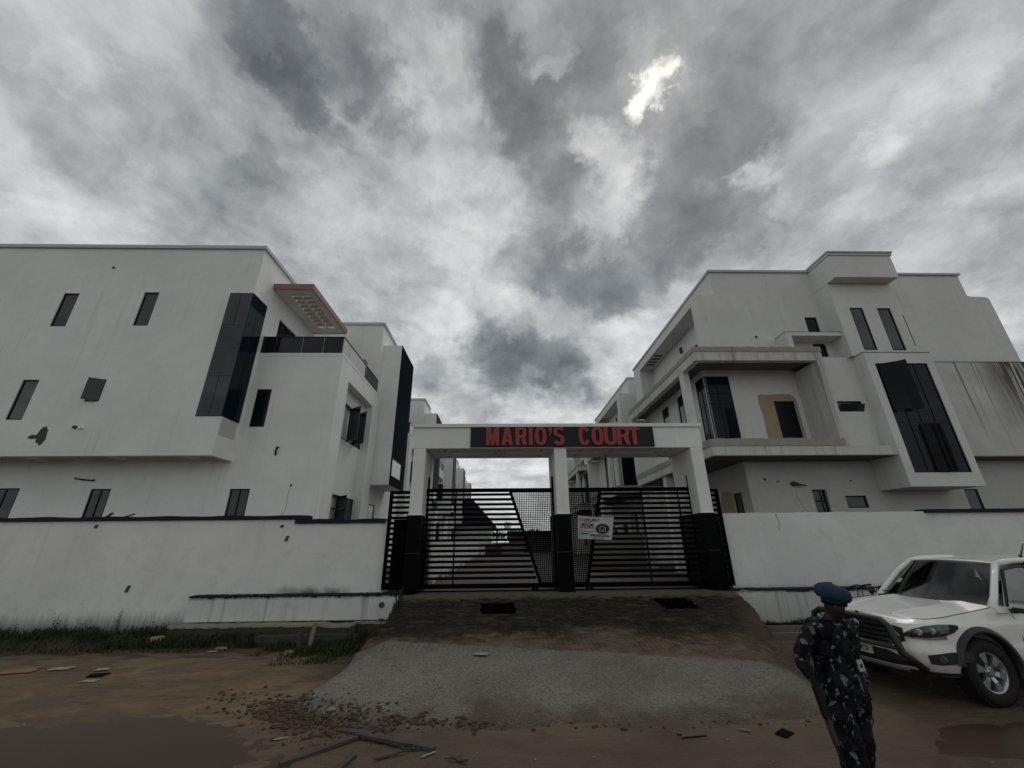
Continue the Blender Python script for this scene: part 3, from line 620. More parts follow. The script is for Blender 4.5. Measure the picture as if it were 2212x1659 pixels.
    # holes and pipe ends
    for (x, z, r_) in ((9.75, 4.28, .05), (10.24, 4.2, .04), (13.0, 4.21, .035)): mk('wall_hole', MB().tube([(x, 15.16, z), (x, 15.09, z)], r_, 8), darkpatch, root)
    mk('wall_hole', MB().tube([(10.71, 15.0, 10.16), (10.71, 14.93, 10.16)], .055, 9), darkpatch, root)
    mk('pipe_bundle', MB().tube([(10.75, 15.15, 4.1), (10.78, 15.02, 4.12), (10.95, 14.97, 4.07), (11.2, 14.97, 4.03)], [.09, .08, .04, .015], 8), darkpatch, root)
    mk('drain_stain', MB().tube([(10.85, 15.1, 4.0), (10.85, 15.1, 3.6), (10.95, 15.1, 3.3), (11.15, 15.1, 3.1)], .018, 4), patchgrey, root)
    mk('bare_plaster_patch', MB().prism([(16.3, 3.95), (17.0, 4.05), (17.3, 3.6), (17.25, .95), (16.3, .95)], 0, 9.09, 9.13), bareplaster, root)
    return root
RH = right_house()
labr = ['nearest weathered house right of the gateway, with raw cement balcony edges and a box window', 'second weathered house on the right, roof edge just above the gate beam',
        'third weathered house on the right, glimpsed beside the centre gate pillar', 'farthest weathered house on the right, down the court behind the mesh']
RH['label'] = labr[0]
for k in range(1, 4):
    c = copy_tree(RH); c.location = Vector((13., 15.+12.73*k, Z0)); c['label'] = labr[k]
# ================================================================== GROUND
def gh(x, y):
    z = .014*noise.noise(Vector((x*.5, y*.5, 0)))+.010*noise.noise(Vector((x*2.1, y*2.1, 3)))+.006*noise.noise(Vector((x*7, y*7, 5)))
    for (cx, cy, rx, ry, d) in ((-5.2, 6.0, 3.3, 1.0, .045), (6.7, 5.75, 1.7, .6, .055), (-.2, 4.6, 3., .3, .02)):
        q = ((x-cx)/rx)**2+((y-cy)/ry)**2
        if q < 2: z -= d*max(0, 1-q/2)
    if x < -2.4 and y > 10.6: z += .06*(y-10.6)
    # tyre ruts along the road
    for yr in (5.45, 4.1): z -= .012*math.exp(-((y-yr-.12*math.sin(x*.4))/.09)**2)
    return z
xs = np.concatenate([np.linspace(-40, -14, 27)[:-1], np.linspace(-14, 16, 430), np.linspace(16, 42, 27)[1:]]); ys = np.concatenate([np.linspace(-30, 2.5, 30)[:-1], np.linspace(2.5, 12.3, 170)])
mk('dirt_road', MB().grid([[(x, y, gh(x, y)) for x in xs] for y in ys]), dirt, smooth=True, fix=False)['kind'] = 'structure'
mk('far_ground', MB().grid([[(x, y, -.12) for x in (-3000, 3000)] for y in (-3000, 3000)]), dirt, fix=False)['kind'] = 'structure'
mk('court_ground', MB().grid([[(x, y, Z0) for x in (-40, -9, 12, 42)] for y in (12.62, 30, 60, 130)]), courtm, fix=False)['kind'] = 'structure'
mk('gate_threshold', MB().box(-3.28, 6.4, 12.245, 12.619, .1, Z0-.004), courtm)['kind'] = 'structure'
mk('back_ground', MB().box(-1500, 1500, 130, 2500, -.1, .90), dirt)['kind'] = 'structure'
def puddle(pts, z): return tag(mk('puddle', MB().poly([(x, y, z) for x, y in pts]), waterm, fix=False), kind='structure')
def ring(cx, cy, rx, ry, n=40, s=0): return [(cx+rx*math.cos(t)*(1+.22*noise.noise(Vector((math.cos(t)*1.5+s, math.sin(t)*1.5, s)))), cy+ry*math.sin(t)*(1+.3*noise.noise(Vector((math.cos(t)*2, math.sin(t)*2+s, 9))))) for t in [2*math.pi*k/n for k in range(n)]]
puddle(ring(-5.2, 5.9, 5.2, 2.0, s=2), -.026); puddle(ring(6.7, 5.75, 2.8, 1.1, s=5), -.030)
# driveway ramp
def lerp(a, pts):
    for (p, q), (r_, s_) in zip(pts[:-1], pts[1:]):
        if a <= r_: t = (a-p)/(r_-p) if r_ != p else 0; return q+(s_-q)*max(0, min(1, t))
    return pts[-1][1]
XL = [(6.35, -1.6), (6.6, -2.5), (7.2, -3.15), (7.6, -3.2), (8.2, -3.08), (8.9, -2.85), (9.9, -2.5), (12.3, -2.66)]; XR = [(6.35, 3.8), (6.6, 4.6), (7.3, 5.0), (8.35, 5.25), (9.6, 5.5), (10.8, 5.95), (12.3, 6.3)]
def rz(x, y):
    z = .164*(y-6.4)+.03*math.sin((y-6.4)/5.6*math.pi); z = min(z, .925) if y < 12 else .925
    if y < 9.6:
        q = 1-max(0, (y-8.4)/1.2)*(y > 8.4); dl = max(0, min(1, (x-lerp(y, XL))/.7)); dr_ = max(0, min(1, (lerp(y, XR)-x)/1.0)); sm = lambda t: t*t*(3-2*t); z *= (1-q)+q*sm(dl)*sm(dr_)**.6
    f = min(1, max(0, (y-6.35)/.8))
    return max(z, 0)+.012*noise.noise(Vector((x*1.3, y*1.3, 1)))+(.006+.012*(1-f))*noise.noise(Vector((x*6, y*6, 2)))+.015-.02*(1-f)
HOLES = [(-.50, .30, 10.35, 11.15), (3.78, 4.62, 10.55, 11.35)]
m = MB(); ny = 120; nx = 150; yy = [6.3+(12.25-6.3)*k/ny for k in range(ny+1)]
idx = {}
def rv(i, j):
    if (i, j) not in idx:
        y = yy[j]; xl, xr = lerp(y, XL), lerp(y, XR); xl += .06*noise.noise(Vector((y*3, 0, 7))); xr += .06*noise.noise(Vector((y*3, 5, 7))); x = xl+(xr-xl)*i/nx
        yb = y+(.10*noise.noise(Vector((x*2.2, 0, 4)))+.04*noise.noise(Vector((x*8, 0, 4))) if j == 0 else 0)
        z = rz(x, y); e = min(i, nx-i); 
        if e < 6: z -= .012*(6-e)*(1 if y < 9 else .3)
        if j == 0: z = -.03
        idx[(i, j)] = len(m.v); m.v.append((x, yb, z))
    return idx[(i, j)]
def inhole(x, y): return any(a < x < b_ and c < y < d for a, b_, c, d in HOLES)
for j in range(ny):
    for i in range(nx):
        y = (yy[j]+yy[j+1])/2; xl, xr = lerp(y, XL), lerp(y, XR); x = xl+(xr-xl)*(i+.5)/nx
        if inhole(x, y): continue
        m.f.append((rv(i, j), rv(i+1, j), rv(i+1, j+1), rv(i, j+1))); m.m.append(0)
for side in (0, nx):
    for j in range(ny):
        a, b_ = m.v[rv(side, j)], m.v[rv(side, j+1)]; m.quad(a, b_, (b_[0], b_[1], -.2), (a[0], a[1], -.2))
o = mk('driveway_ramp', m, rampm, smooth=True); tag(o, kind='structure')
for (a, b_, c, d) in HOLES:
    t = MB(); z1 = rz(a, c)-.0; t.box(a-.1, b_+.1, c-.12, c-.02, .2, z1-.04); t.box(a-.1, b_+.1, d+.02, d+.12, .2, rz(a, d)-.03); t.box(a-.12, a-.02, c-.02, d+.02, .2, z1-.04); t.box(b_+.02, b_+.12, c-.02, d+.02, .2, z1-.04); t.box(a-.1, b_+.1, c-.1, d+.1, .15, .199)
    t.box(a, b_, (c+d)/2-.03, (c+d)/2+.03, z1-.22, z1-.16)
    tag(mk('drain_opening', t, black), 'dark rectangular drain opening in the ramp, '+('left one below the left gate leaf' if a < 0 else 'right one below the right gate leaf'), 'drain', 'drain openings in the ramp')  # lining coloured black in place of the shade inside the opening
# ================================================================== BOUNDARY WALLS AND DRAIN
wl = empty('boundary_wall', (-9., 12.4, 0), 'long white rendered boundary wall left of the gateway with dark blue coping', 'wall')
mk('wall_panel', MB().box(-34, -3.3, 12.4, 12.62, -.1, 2.80), walltex, wl)
def roughcap(x0, x1, z0, z1, seed):
    mb = MB(); n = int((x1-x0)/.25)+1; rnd = random.Random(seed); t = [z1+.012*math.sin(k*.9+seed)+.012*rnd.random() for k in range(n+1)]; b0 = [z0+.01*rnd.random() for k in range(n+1)]
    for k in range(n):
        a, b_ = x0+(x1-x0)*k/n, x0+(x1-x0)*(k+1)/n
        mb.quad((a, 12.34, b0[k]), (b_, 12.34, b0[k+1]), (b_, 12.34, t[k+1]), (a, 12.34, t[k])); mb.quad((a, 12.34, t[k]), (b_, 12.34, t[k+1]), (b_, 12.68, t[k+1]), (a, 12.68, t[k])); mb.quad((a, 12.34, b0[k]), (a, 12.68, b0[k]), (b_, 12.68, b0[k+1]), (b_, 12.34, b0[k+1]))
    mb.quad((x0, 12.34, b0[0]), (x0, 12.68, b0[0]), (x0, 12.68, t[0]), (x0, 12.34, t[0])); mb.quad((x1, 12.34, b0[-1]), (x1, 12.68, b0[-1]), (x1, 12.68, t[-1]), (x1, 12.34, t[-1]))
    return mk('coping', mb, capm, wl)
roughcap(-34, -5.6, 2.86, 2.965, 1); mk('wall_top', MB().box(-34, -5.95, 12.402, 12.6, 2.801, 2.857), walltex, wl); roughcap(-5.94, -3.38, 2.74, 2.85, 5)
for (px, pz, h_) in ((-11.5, 2.72, .09), (-6.3, 2.68, .07), (-6.1, 2.35, .14), (-10.1, 1.12, .16)): mk('wall_hole', MB().obox((px, 12.39, pz), (1, 0, 0), (0, 1, 0), (.25, 0, 1), .035, .02, h_/2), darkpatch, wl)
def lowplinth(x0, x1, label, sd, nm='plinth'):
    p = empty(nm, (x0, 12, 0), label, 'plinth'); rnd = random.Random(sd)
    mk('rendered_face', MB().box(x0, x1, 12.0, 12.398, .36 if x0 < 0 else .15, .925), plinthm, p, bevel=.012)
    mb = MB(); n = 90
    for k in range(n):   # flaking dark line along the top
        a, b_ = x0+(x1-x0)*k/n, x0+(x1-x0)*(k+1)/n; lo = .928-.05*rnd.random()**3; hi = .955+.01*rnd.random()
        if rnd.random() < .93: mb.box(a, b_, 11.985+.008*rnd.random(), 12.37, lo, hi)
    mk('flaking_coat', mb, capm, p); return p
pl = lowplinth(-8.15, -2.66, 'low white plinth with run-off streaks at the foot of the left boundary wall', 3)
pr = lowplinth(6.08, 34, 'low white plinth with grass at its foot below the right boundary wall', 8)
mk('wall_hole', MB().tube([(-3.15, 12.05, .70), (-3.15, 11.98, .70)], .075, 9), darkpatch, pl)
dr = empty('drain_wall', (-6, 11.6, 0), 'mossy dark concrete drain edge in front of the left plinth', 'drain')
rnd = random.Random(2); mb = MB(); mt = MB(); n = 60
for k in range(n):
    a, b_ = -8.25+5.6*k/n, -8.25+5.6*(k+1)/n; y0 = 11.62+.03*rnd.random()+(.25 if k > 48 else 0); h_ = .33+.02*rnd.random()-(.03 if 40 < k < 48 else 0)
    mb.box(a, b_, y0, 11.999, -.1, h_-.05); mt.box(a, b_, y0-.02, 11.998, h_-.049, h_)
mk('drain_face', mb, mossledge, dr, fix=False); mk('ledge_top', mt, ledgetop, dr, fix=False)
o = mk('concrete_block', MB().box(-5.75, -3.35, 11.0, 11.14, -.1, .22), mossledge, bevel=.02); tag(o, 'low mossy concrete kerb lying just in front of the drain edge', 'kerb')
for (x, y, h_, tl, lb) in ((-4.33, 10.75, .5, .1, 'taller weathered wooden stake standing at the drain left of the ramp'), (-4.62, 10.8, .3, -.04, 'shorter dark wooden stake beside the taller one at the drain')):
    tag(mk('wooden_stake', MB().obox((x, y, h_/2-.03), (1, 0, 0), (0, 1, 0), (tl, .05, 1), .045, .02, h_/2+.03), curbm if h_ > .4 else woodm), lb, 'stake', 'wooden stakes at the drain')
wr = empty('boundary_wall', (9., 12.4, 0), 'white rendered boundary wall right of the gateway, bare topped, dark capped at its far right', 'wall')
mb = MB(); n = 40; rnd = random.Random(4); t = [2.93+.014*rnd.random() for k in range(n+1)]
for k in range(n):
    a, b_ = 6.42+6.24*k/n, 6.42+6.24*(k+1)/n; mb.quad((a, 12.398, .95), (b_, 12.398, .95), (b_, 12.398, t[k+1]), (a, 12.398, t[k])); mb.quad((a, 12.398, t[k]), (b_, 12.398, t[k+1]), (b_, 12.62, t[k+1]), (a, 12.62, t[k]))
mb.quad((6.42, 12.398, .95), (6.42, 12.62, .95), (6.42, 12.62, t[0]), (6.42, 12.398, t[0])); mb.quad((12.66, 12.398, .95), (12.66, 12.62, .95), (12.66, 12.62, t[-1]), (12.66, 12.398, t[-1]))
mk('wall_panel', mb, wallr, wr); mk('wall_panel', MB().box(12.661, 34, 12.44, 12.62, .95, 2.90), wallr, wr)
mk('coping', MB().box(12.62, 34, 12.34, 12.68, 2.901, 3.0), capm, wr)
tag(mk('kerb', MB().box(6.35, 12, 11.5, 11.62, -.05, .17), curbm, bevel=.015), 'upper pale concrete kerb between the ramp and the pickup', 'kerb', 'kerbs right of the ramp')
tag(mk('kerb', MB().box(5.9, 11, 10.95, 11.1, -.05, .12), curbm, bevel=.015), 'lower pale concrete kerb between the ramp and the pickup', 'kerb', 'kerbs right of the ramp')
bk = empty('broken_sticks', (-11.1, 12.5, 2.97), 'two broken dark sticks lying crossed on the left wall coping', 'sticks')
mk('stick', MB().obox((-11.3, 12.45, 3.02), (.8, 0, .6), (0, 1, 0), (-.6, 0, .8), .10, .03, .02), darkpatch, bk); mk('stick', MB().obox((-10.75, 12.45, 3.0), (.95, 0, .3), (0, 1, 0), (-.3, 0, .95), .17, .02, .018), darkpatch, bk)
tag(mk('tangled_cable', MB().tube([(9.45, 12.05, .97), (9.6, 11.97, 1.03), (9.75, 12.05, .99), (9.9, 11.96, 1.04), (10.05, 12.05, 1.02)], .02, 6).tube([(9.5, 11.95, .7), (9.55, 11.94, .9), (9.7, 11.95, .99), (9.65, 11.94, .75)], .010, 5), black), 'tangled black cable on top of the right plinth beside the pickup bonnet', 'cable')
mk('wall_crack', MB().tube([(8.1, 12.395, 2.9), (8.15, 12.395, 2.6), (8.1, 12.395, 2.45)], .006, 4), darkpatch, wr)
# ================================================================== GATEWAY
gw = empty('gateway', (1.7, 12.6, .9), 'white gateway portal with three pillars under a wide beam', 'gateway')
for (a, b_) in ((-2.64, -2.28), (1.55, 1.92), (5.69, 6.06)):
    p = mk('pillar', MB().box(a, b_, 12.0, 13.55, .88, 4.82), white, gw, bevel=.008)
    mk('black_cladding', MB().box(a-.02, b_+.02, 11.98, 13.57, .87, 1.93).box(a-.02, b_+.02, 11.978, 13.572, 1.936, 2.925), blacktile, p)
    mk('plinth_line', MB().box(a-.025, b_+.025, 11.972, 13.575, 2.926, 2.945), white, p)
mk('beam', MB().box(-2.66, 6.08, 11.995, 13.555, 4.821, 5.46), white, gw, bevel=.006)
mk('coping', MB().box(-2.70, 6.13, 11.94, 13.6, 5.461, 5.57), white, gw, bevel=.006)
for (a, b_) in ((-1.55, -.28), (.12, 1.35), (2.0, 3.15), (3.6, 4.8)): mk('light_panel', MB().box(a, b_, 12.6, 12.9, 4.795, 4.8205), lightstrip, gw)
for x in (-1.75, -.1, 1.2, 2.4, 3.4, 5.2):
    for y in (12.3, 13.2): mk('downlight', MB().tube([(x, y, 4.8205), (x, y, 4.812)], .045, 10), darkpatch, gw)
sg = empty('name_sign', (1.8, 11.95, 4.85), "black signboard on the gate beam reading MARIO'S COURT in raised red letters", 'sign')
mk('board', MB().box(-.955, 4.60, 11.93, 11.994, 4.85, 5.465), signm, sg, bevel=.004)
def text_mesh(s, bold=.0, extr=0., res=6):
    c = bpy.data.curves.new('t', 'FONT'); c.body = s; c.offset = bold; c.extrude = extr; c.size = 1; c.resolution_u = res; c.space_character = 1.
    o = bpy.data.objects.new('t', c); scn.collection.objects.link(o); dg = bpy.context.evaluated_depsgraph_get(); dg.update()
    me = bpy.data.meshes.new_from_object(o.evaluated_get(dg)); bpy.data.objects.remove(o); bpy.data.curves.remove(c); return me
def text_obj(name, s, x0, x1, z0, z1, y, m_, parent, bold=.0, depth=.0, side=None, slant=0.):
    me = text_mesh(s, bold, .5 if depth else 0.); n = len(me.vertices); co = np.empty(n*3, 'f'); me.vertices.foreach_get('co', co); co = co.reshape(-1, 3)
    mn, mx = co.min(0), co.max(0); u = (co[:, 0]-mn[0])/(mx[0]-mn[0]); v = (co[:, 1]-mn[1])/(mx[1]-mn[1]); d = (co[:, 2]-mn[2])/(mx[2]-mn[2]) if depth else np.zeros(n)
    out = np.stack([x0+(x1-x0)*u+slant*v, y-depth*d, z0+(z1-z0)*v], 1)
    o = bpy.data.objects.new(name, me); scn.collection.objects.link(o); o.parent = parent; off = wpos(o); out -= np.array(off)
    me.vertices.foreach_set('co', out.astype('f').ravel()); me.materials.clear(); me.materials.append(m_)
    if side: 
        me.materials.append(side); me.update()
        for p in me.polygons: p.material_index = 0 if abs(p.normal.y) > .7 else 1
    me.update(); return o
def sx(p): return -.49+(p-298)*(1.87+.49)/(1083-298) if p < 1100 else 2.30+(p-1225)*(4.17-2.30)/(1850-1225)
def glyph(ch, x0, x1, z0, z1, y0, dep):
    mb = MB(); w, h = x1-x0, z1-z0; st, hz = min(.118, w*.42), .098; cnt = [0]
    def P(pts):
        cnt[0] += 1; e = .0006*cnt[0]; mb.prism([(x0+a, z0+b_) for a, b_ in pts], 1, y0-dep-e, y0-.0002*cnt[0])
    def bx(a, b_, c, d): P([(a, b_), (c, b_), (c, d), (a, d)])
    def ringarc(cx, cz, rx, rz_, t0, t1, sx_=None, n=22):
        sx_ = sx_ or st; out, inn = [], []
        for k in range(n+1):
            t = R(t0+(t1-t0)*k/n); c, s_ = math.cos(t), math.sin(t); q = 2/2.5
            c2, s2 = math.copysign(abs(c)**q, c), math.copysign(abs(s_)**q, s_); out.append((cx+rx*c2, cz+rz_*s2)); inn.append((cx+(rx-sx_)*c2, cz+(rz_-hz)*s2))
        cnt[0] += 1; e = .0006*cnt[0]; ya, yb = y0-dep-e, y0-.0002*cnt[0]
        g = [[(x0+p[0], yy_, z0+p[1]) for p, yy_ in ((o_, ya), (i_, ya), (i_, yb), (o_, yb), (o_, ya))] for o_, i_ in zip(out, inn)]
        mb.grid(g); mb.poly(g[0][:4]); mb.poly(g[-1][:4])
    if ch == 'I': bx(0, 0, w, h)
    elif ch == 'T': bx(0, h-hz*1.15, w, h); bx(w/2-st*.52, 0, w/2+st*.52, h-hz)
    elif ch == 'M': bx(0, 0, st*.92, h); bx(w-st*.92, 0, w, h); P([(st*.5, h), (st*1.25, h), (w/2+st*.36, 0), (w/2-st*.36, 0)]); P([(w-st*1.25, h), (w-st*.5, h), (w/2+st*.36, 0), (w/2-st*.36, 0)])
    elif ch == 'A': P([(0, 0), (st, 0), (w/2+.028, h), (w/2-st*.52, h)]); P([(w-st, 0), (w, 0), (w/2+st*.52, h), (w/2-.028, h)]); bx(w*.24, h*.17, w*.76, h*.17+hz*.85)
    elif ch == 'U': bx(0, w*.45, st, h); bx(w-st, w*.45, w, h); ringarc(w/2, w*.46, w/2, w*.46, 180, 360)
    elif ch == 'O': ringarc(w/2, h/2, w/2, h/2, 0, 360, n=44)
    elif ch == 'C': ringarc(w/2, h/2, w/2, h/2, 28, 332, n=38)
    elif ch == 'S': ringarc(w/2, h*.725, w/2, h*.275, 12, 262); ringarc(w/2, h*.275, w/2, h*.275, 192, 442); P([(w*.33, h*.60), (w*.30, h*.45), (w*.68, h*.38), (w*.72, h*.53)])
    elif ch == 'R': bx(0, 0, st, h); bx(st*.9, h-hz, w*.6, h); bx(st*.9, h*.40, w*.6, h*.40+hz*.9); ringarc(w*.52, h*.70, w*.48, h*.30, -90, 90); P([(w*.48, h*.44), (w*.86, h*.44), (w*1.02, 0), (w-st*.95, 0)])
    else: P([(0, h), (w, h), (w, h*.45), (w*.35, 0), (0, h*.08), (w*.45, h*.45), (0, h*.5)])
    o = mk('letter', mb, [redm, redside], sg)
    for p in o.data.polygons: p.material_index = 0 if abs(p.normal.y) > .7 else 1
for ch, a, b_ in (("M", 298, 428), ("A", 452, 568), ("R", 592, 703), ("I", 725, 765), ("O", 785, 903), ("'", 928, 958), ("S", 973, 1083), ("C", 1225, 1340), ("O", 1358, 1477), ("U", 1483, 1610), ("R", 1615, 1742), ("T", 1735, 1850)):
    glyph(ch, sx(a), sx(b_), 5.14 if ch == "'" else 4.885, 5.455, 11.929, .05)
# gate leaves
GY = 12.6
def slant_poly(mb, x0t, x1t, x0b, x1b, zt, zb, y0=GY-.028, y1=GY+.028): mb.prism([(x0b, zb), (x1b, zb), (x1t, zt), (x0t, zt)], 1, y0, y1)
def gate(label, xl, xr, st, sb, mesh_side, stiff, posts):
    g = empty('sliding_gate', ((xl+xr)/2, GY, .95), label, 'gate', 'sliding gate leaves')
    zt, zb = 3.72, 1.0; w = .09
    m = MB(); m.box(xl, xr, GY-.03, GY+.03, zt-.11, zt); m.box(xl, xr, GY-.03, GY+.03, zb, zb+.12); m.box(xl, xl+.07, GY-.03, GY+.03, zb+.121, zt-.111); m.box(xr-.07, xr, GY-.03, GY+.03, zb+.121, zt-.111)
    slant_poly(m, st, st+w, sb, sb+w, zt-.111, zb+.121); mk('gate_frame', m, black, g)
    def xs_at(z): t = (z-zb)/(zt-zb); return sb+(st-sb)*t
    for k in range(17):
        z = 3.54-.1425*k; 
        if mesh_side > 0: a, b_ = xl+.071, xs_at(z)+.01
        else: a, b_ = xs_at(z)+w-.01, xr-.071
        mk('slat', MB().box(a, b_, GY-.02, GY+.02, z-.036, z+.036), black, g)
    for x in stiff: mk('stiffener', MB().box(x-.02, x+.02, GY-.045, GY-.021, zb+.12, zt-.11), black, g)
    mb = MB(); p = .0525; n = 0                       # perforated sheet as a lattice of flat strips
    lo, hi = (min(st, sb), xr-.07) if mesh_side > 0 else (xl+.07, max(st, sb)+w)
    k = 0
    while lo+k*p < hi:
        x = lo+k*p; k += 1
        z0, z1 = zb+.12, zt-.11
        if mesh_side > 0:
            if x < max(st, sb)+w/2 and sb > st:      # left of bar at low z
                zc = zb+(x-sb-w/2)/(st-sb)*(zt-zb); z0 = max(z0, min(z1, zc))
        else:
            if x > min(st, sb)+w/2:
                zc = zb+(x-sb-w/2)/(st-sb)*(zt-zb) if st != sb else z0; z0 = max(z0, min(z1, zc))
        if z1-z0 > .02: mb.box(x-.0105, x+.0105, GY-.004, GY+.0, z0, z1)
    z = zb+.13
    while z < zt-.11:
        if mesh_side > 0: mb.box(xs_at(z)+w*.5, xr-.07, GY+.0005, GY+.0045, z-.0105, z+.0105)
        else: mb.box(xl+.07, xs_at(z)+w*.5, GY+.0005, GY+.0045, z-.0105, z+.0105)
        z += p
    mk('perforated_panel', mb, black, g, fix=False)['kind'] = 'stuff'
    for x in posts: mk('guide_post', MB().prism([(x-.035, 1.0), (x+.035, 1.0), (x+.03, 4.03), (x+.012, 4.08), (x-.012, 4.08), (x-.03, 4.03)], 1, GY-.05, GY-.031), black, g)
    for x in ((.86, .96) if mesh_side > 0 else (2.38, 2.5)): mk('roller', MB().tube([(x, GY-.03, .975), (x, GY+.03, .975)], .045, 12), black, g)
    return g
g1 = gate('left black sliding gate leaf of horizontal slats with a perforated triangle at its right', -2.5, 1.57, .20, 1.02, 1, (-1.39,), (-2.22, 1.52))
g2 = gate('right black sliding gate leaf of horizontal slats with the banner tied on it', 1.96, 6.25, 2.92, 2.36, -1, (4.22, 5.33), (5.69,))
tag(mk('gate_track', MB().box(-3.2, 6.4, GY-.04, GY+.04, .925, .955), black), 'black steel gate track on the ground under both leaves', 'track')
for (a, b_, lb) in ((-3.27, -2.645, 'narrow black slatted side panel between the left wall and the left pillar'), (6.065, 6.40, 'narrow black slatted side panel between the right pillar and the right wall')):
    s = empty('side_panel', ((a+b_)/2, 12.25, .95), lb, 'fence panel', 'side panels beside the gateway')
    m = MB(); w0, w1 = (a, a+.09) if a < 0 else (b_-.09, b_); m.box(w0, w1, 12.2, 12.27, 1.03, 3.62); o0, o1 = (a+.091, b_) if a < 0 else (a, b_-.091); m.box(o0, o1, 12.2, 12.27, 3.53, 3.62); m.box(o0, o1, 12.2, 12.27, 1.03, 1.12); mk('panel_frame', m, black, s)
    for k in range(17): z = 3.44-.1425*k; mk('slat', MB().box(o0, o1, 12.215, 12.255, z-.036, z+.036), black, s)
    q0, q1 = (a+.17, b_) if a < 0 else (a, b_-.12); mk('backing_sheet', MB().box(q0, q1, 12.275, 12.28, 1.0, 2.83), black, s)
# banner
bn = empty('sale_banner', (2.75, 12.53, 2.25), 'white vinyl LUXURY FOR SALE banner tied on the right gate leaf', 'banner')
TL, TR, BR, BL = [Vector((x, 0, z)) for x, z in ((2.235, 2.915), (3.30, 2.855), (3.19, 2.225), (2.19, 2.272))]
def bp_(u, v, d=0.):
    p = (BL*(1-u)+BR*u)*(1-v)+(TL*(1-u)+TR*u)*v
    wv = .016*math.sin(u*5+v*3)+.02*math.exp(-((u-v*.25-.72)/.09)**2)*v+.008*noise.noise(Vector((u*3, v*3, 1)))-.03*(u > .93)*(u-.93)*8
    sag = -.018*math.sin(u*math.pi)*v
    return Vector((p.x, 12.535-wv-d, p.z+sag))
m = MB(); m.grid([[bp_(i/40, j/24) for i in range(41)] for j in range(25)]); m.grid([[bp_(i/40, j/24, -.003) for i in range(41)] for j in range(25)]); mk('banner_sheet', m, vinyl, bn, smooth=True, fix=False)
def bprint(name, u0, u1, v0, v1, m_, d=.003, n=24, shape=None):
    mb = MB(); d = d*4+.004
    if shape:
        cu_, cv_ = sum(p[0] for p in shape)/len(shape), sum(p[1] for p in shape)/len(shape)
        if len(shape) > 8: mb.grid([[bp_(cu_+(u-cu_)*f, cv_+(v-cv_)*f, d) for u, v in shape+shape[:1]] for f in (.01, .25, .5, .75, 1.)])
        else: mb.poly([bp_(u, v, d) for u, v in shape])
    else: mb.grid([[bp_(u0+(u1-u0)*i/n, v0+(v1-v0)*j/12, d) for i in range(n+1)] for j in range(13)])
    return mk(name, mb, m_, bn, fix=False)
def btext(s, u0, u1, v0, v1, m_, bold=.0, d=.004):
    d = d*4+.006; o = text_obj('printed_text', s, 0, 1, 0, 1, 0, m_, bn, bold=bold); me = o.data; off = wpos(bn)
    for v in me.vertices:
        w_ = v.co+off; p = bp_(u0+(u1-u0)*w_.x, v0+(v1-v0)*w_.z, d); v.co = p-off
btext('LUXURY', .06, .60, .79, .915, inkm, .015); btext('DUPLEX', .17, .38, .72, .765, inkm, .02)
bprint('print_panel', .075, .47, .33, .70, inktan, .003); bprint('print_panel', .085, .46, .345, .69, inkwhite, .0035); bprint('print_panel', .1, .445, .46, .675, inkred, .004); bprint('print_panel', .1, .445, .36, .45, inkwhite, .004)
btext('FOR', .18, .36, .58, .655, inkwhite, .0, .0055); btext('SALE', .12, .425, .475, .565, inkwhite, .008, .0055)
bprint('round_logo', 0, 0, 0, 0, inkm, .0045, shape=[(.70+.19*math.cos(t), .48+.22*math.sin(t)) for t in [2*math.pi*k/40 for k in range(40)]])
def bline(pts, w_):
    for (a, b_), (c, d) in zip(pts[:-1], pts[1:]):
        L = math.hypot(c-a, d-b_); nx_, ny_ = -(d-b_)/L*w_, (c-a)/L*w_; bprint('logo_line', 0, 0, 0, 0, inkwhite, .006, shape=[(a+nx_, b_+ny_), (c+nx_, d+ny_), (c-nx_, d-ny_), (a-nx_, b_-ny_)])
bline([(.585, .50), (.70, .60), (.80, .51)], .008); bline([(.62, .49), (.62, .36), (.79, .36), (.775, .49)], .008); bline([(.64, .46), (.67, .46)], .009); bline([(.73, .46), (.76, .46)], .009); bline([(.69, .40), (.73, .40)], .018)
bprint('print_band', .08, .28, .21, .255, inkgreen); bprint('print_band', .31, .90, .20, .235, inktan); bprint('print_band', .37, .92, .14, .175, inkm); bprint('print_band', .44, .78, .03, .11, inkblue)
# ================================================================== FAR END OF THE COURT
gb = empty('gabled_house', (-4.5, 62, Z0), 'dark roofed gabled house at the end of the court, seen through the left gate slats', 'house')
mk('wall', MB().box(-9, -1.6, 60, 70, Z0, 4.6), wallr, gb); mk('roof', MB().prism([(-10, 4.3), (-.9, 4.3), (-4.2, 7.9), (-8, 7.9)], 1, 59.4, 71), roofdark, gb)
for x in (-6.6, -4.6, -2.9): window(gb, 'f', 60, x, 2.7, x+.7, 3.7, inset=.02)
bb = empty('brown_house', (4, 50, Z0), 'low brown house with flat dark roof beyond the left gate mesh', 'house'); mk('wall', MB().box(.9, 7, 55, 62, Z0, 3.2), brownm, bb); mk('roof', MB().box(.6, 7.2, 54.6, 62, 3.201, 3.5), roofdark, bb); window(bb, 'f', 55, 1.6, 1.6, 2.6, 2.7, inset=.02)
tag(mk('low_wall', MB().box(-7.5, -1.75, 44, 44.3, Z0, 2.35), wallr), 'low white wall across the court end, left of the red gate', 'wall')
tag(mk('yard_wall', MB().box(-2.5, -2.3, 14.2, 43.98, Z0, 2.3), walltex), 'long low white yard wall running down the court behind the left gate leaf', 'wall')
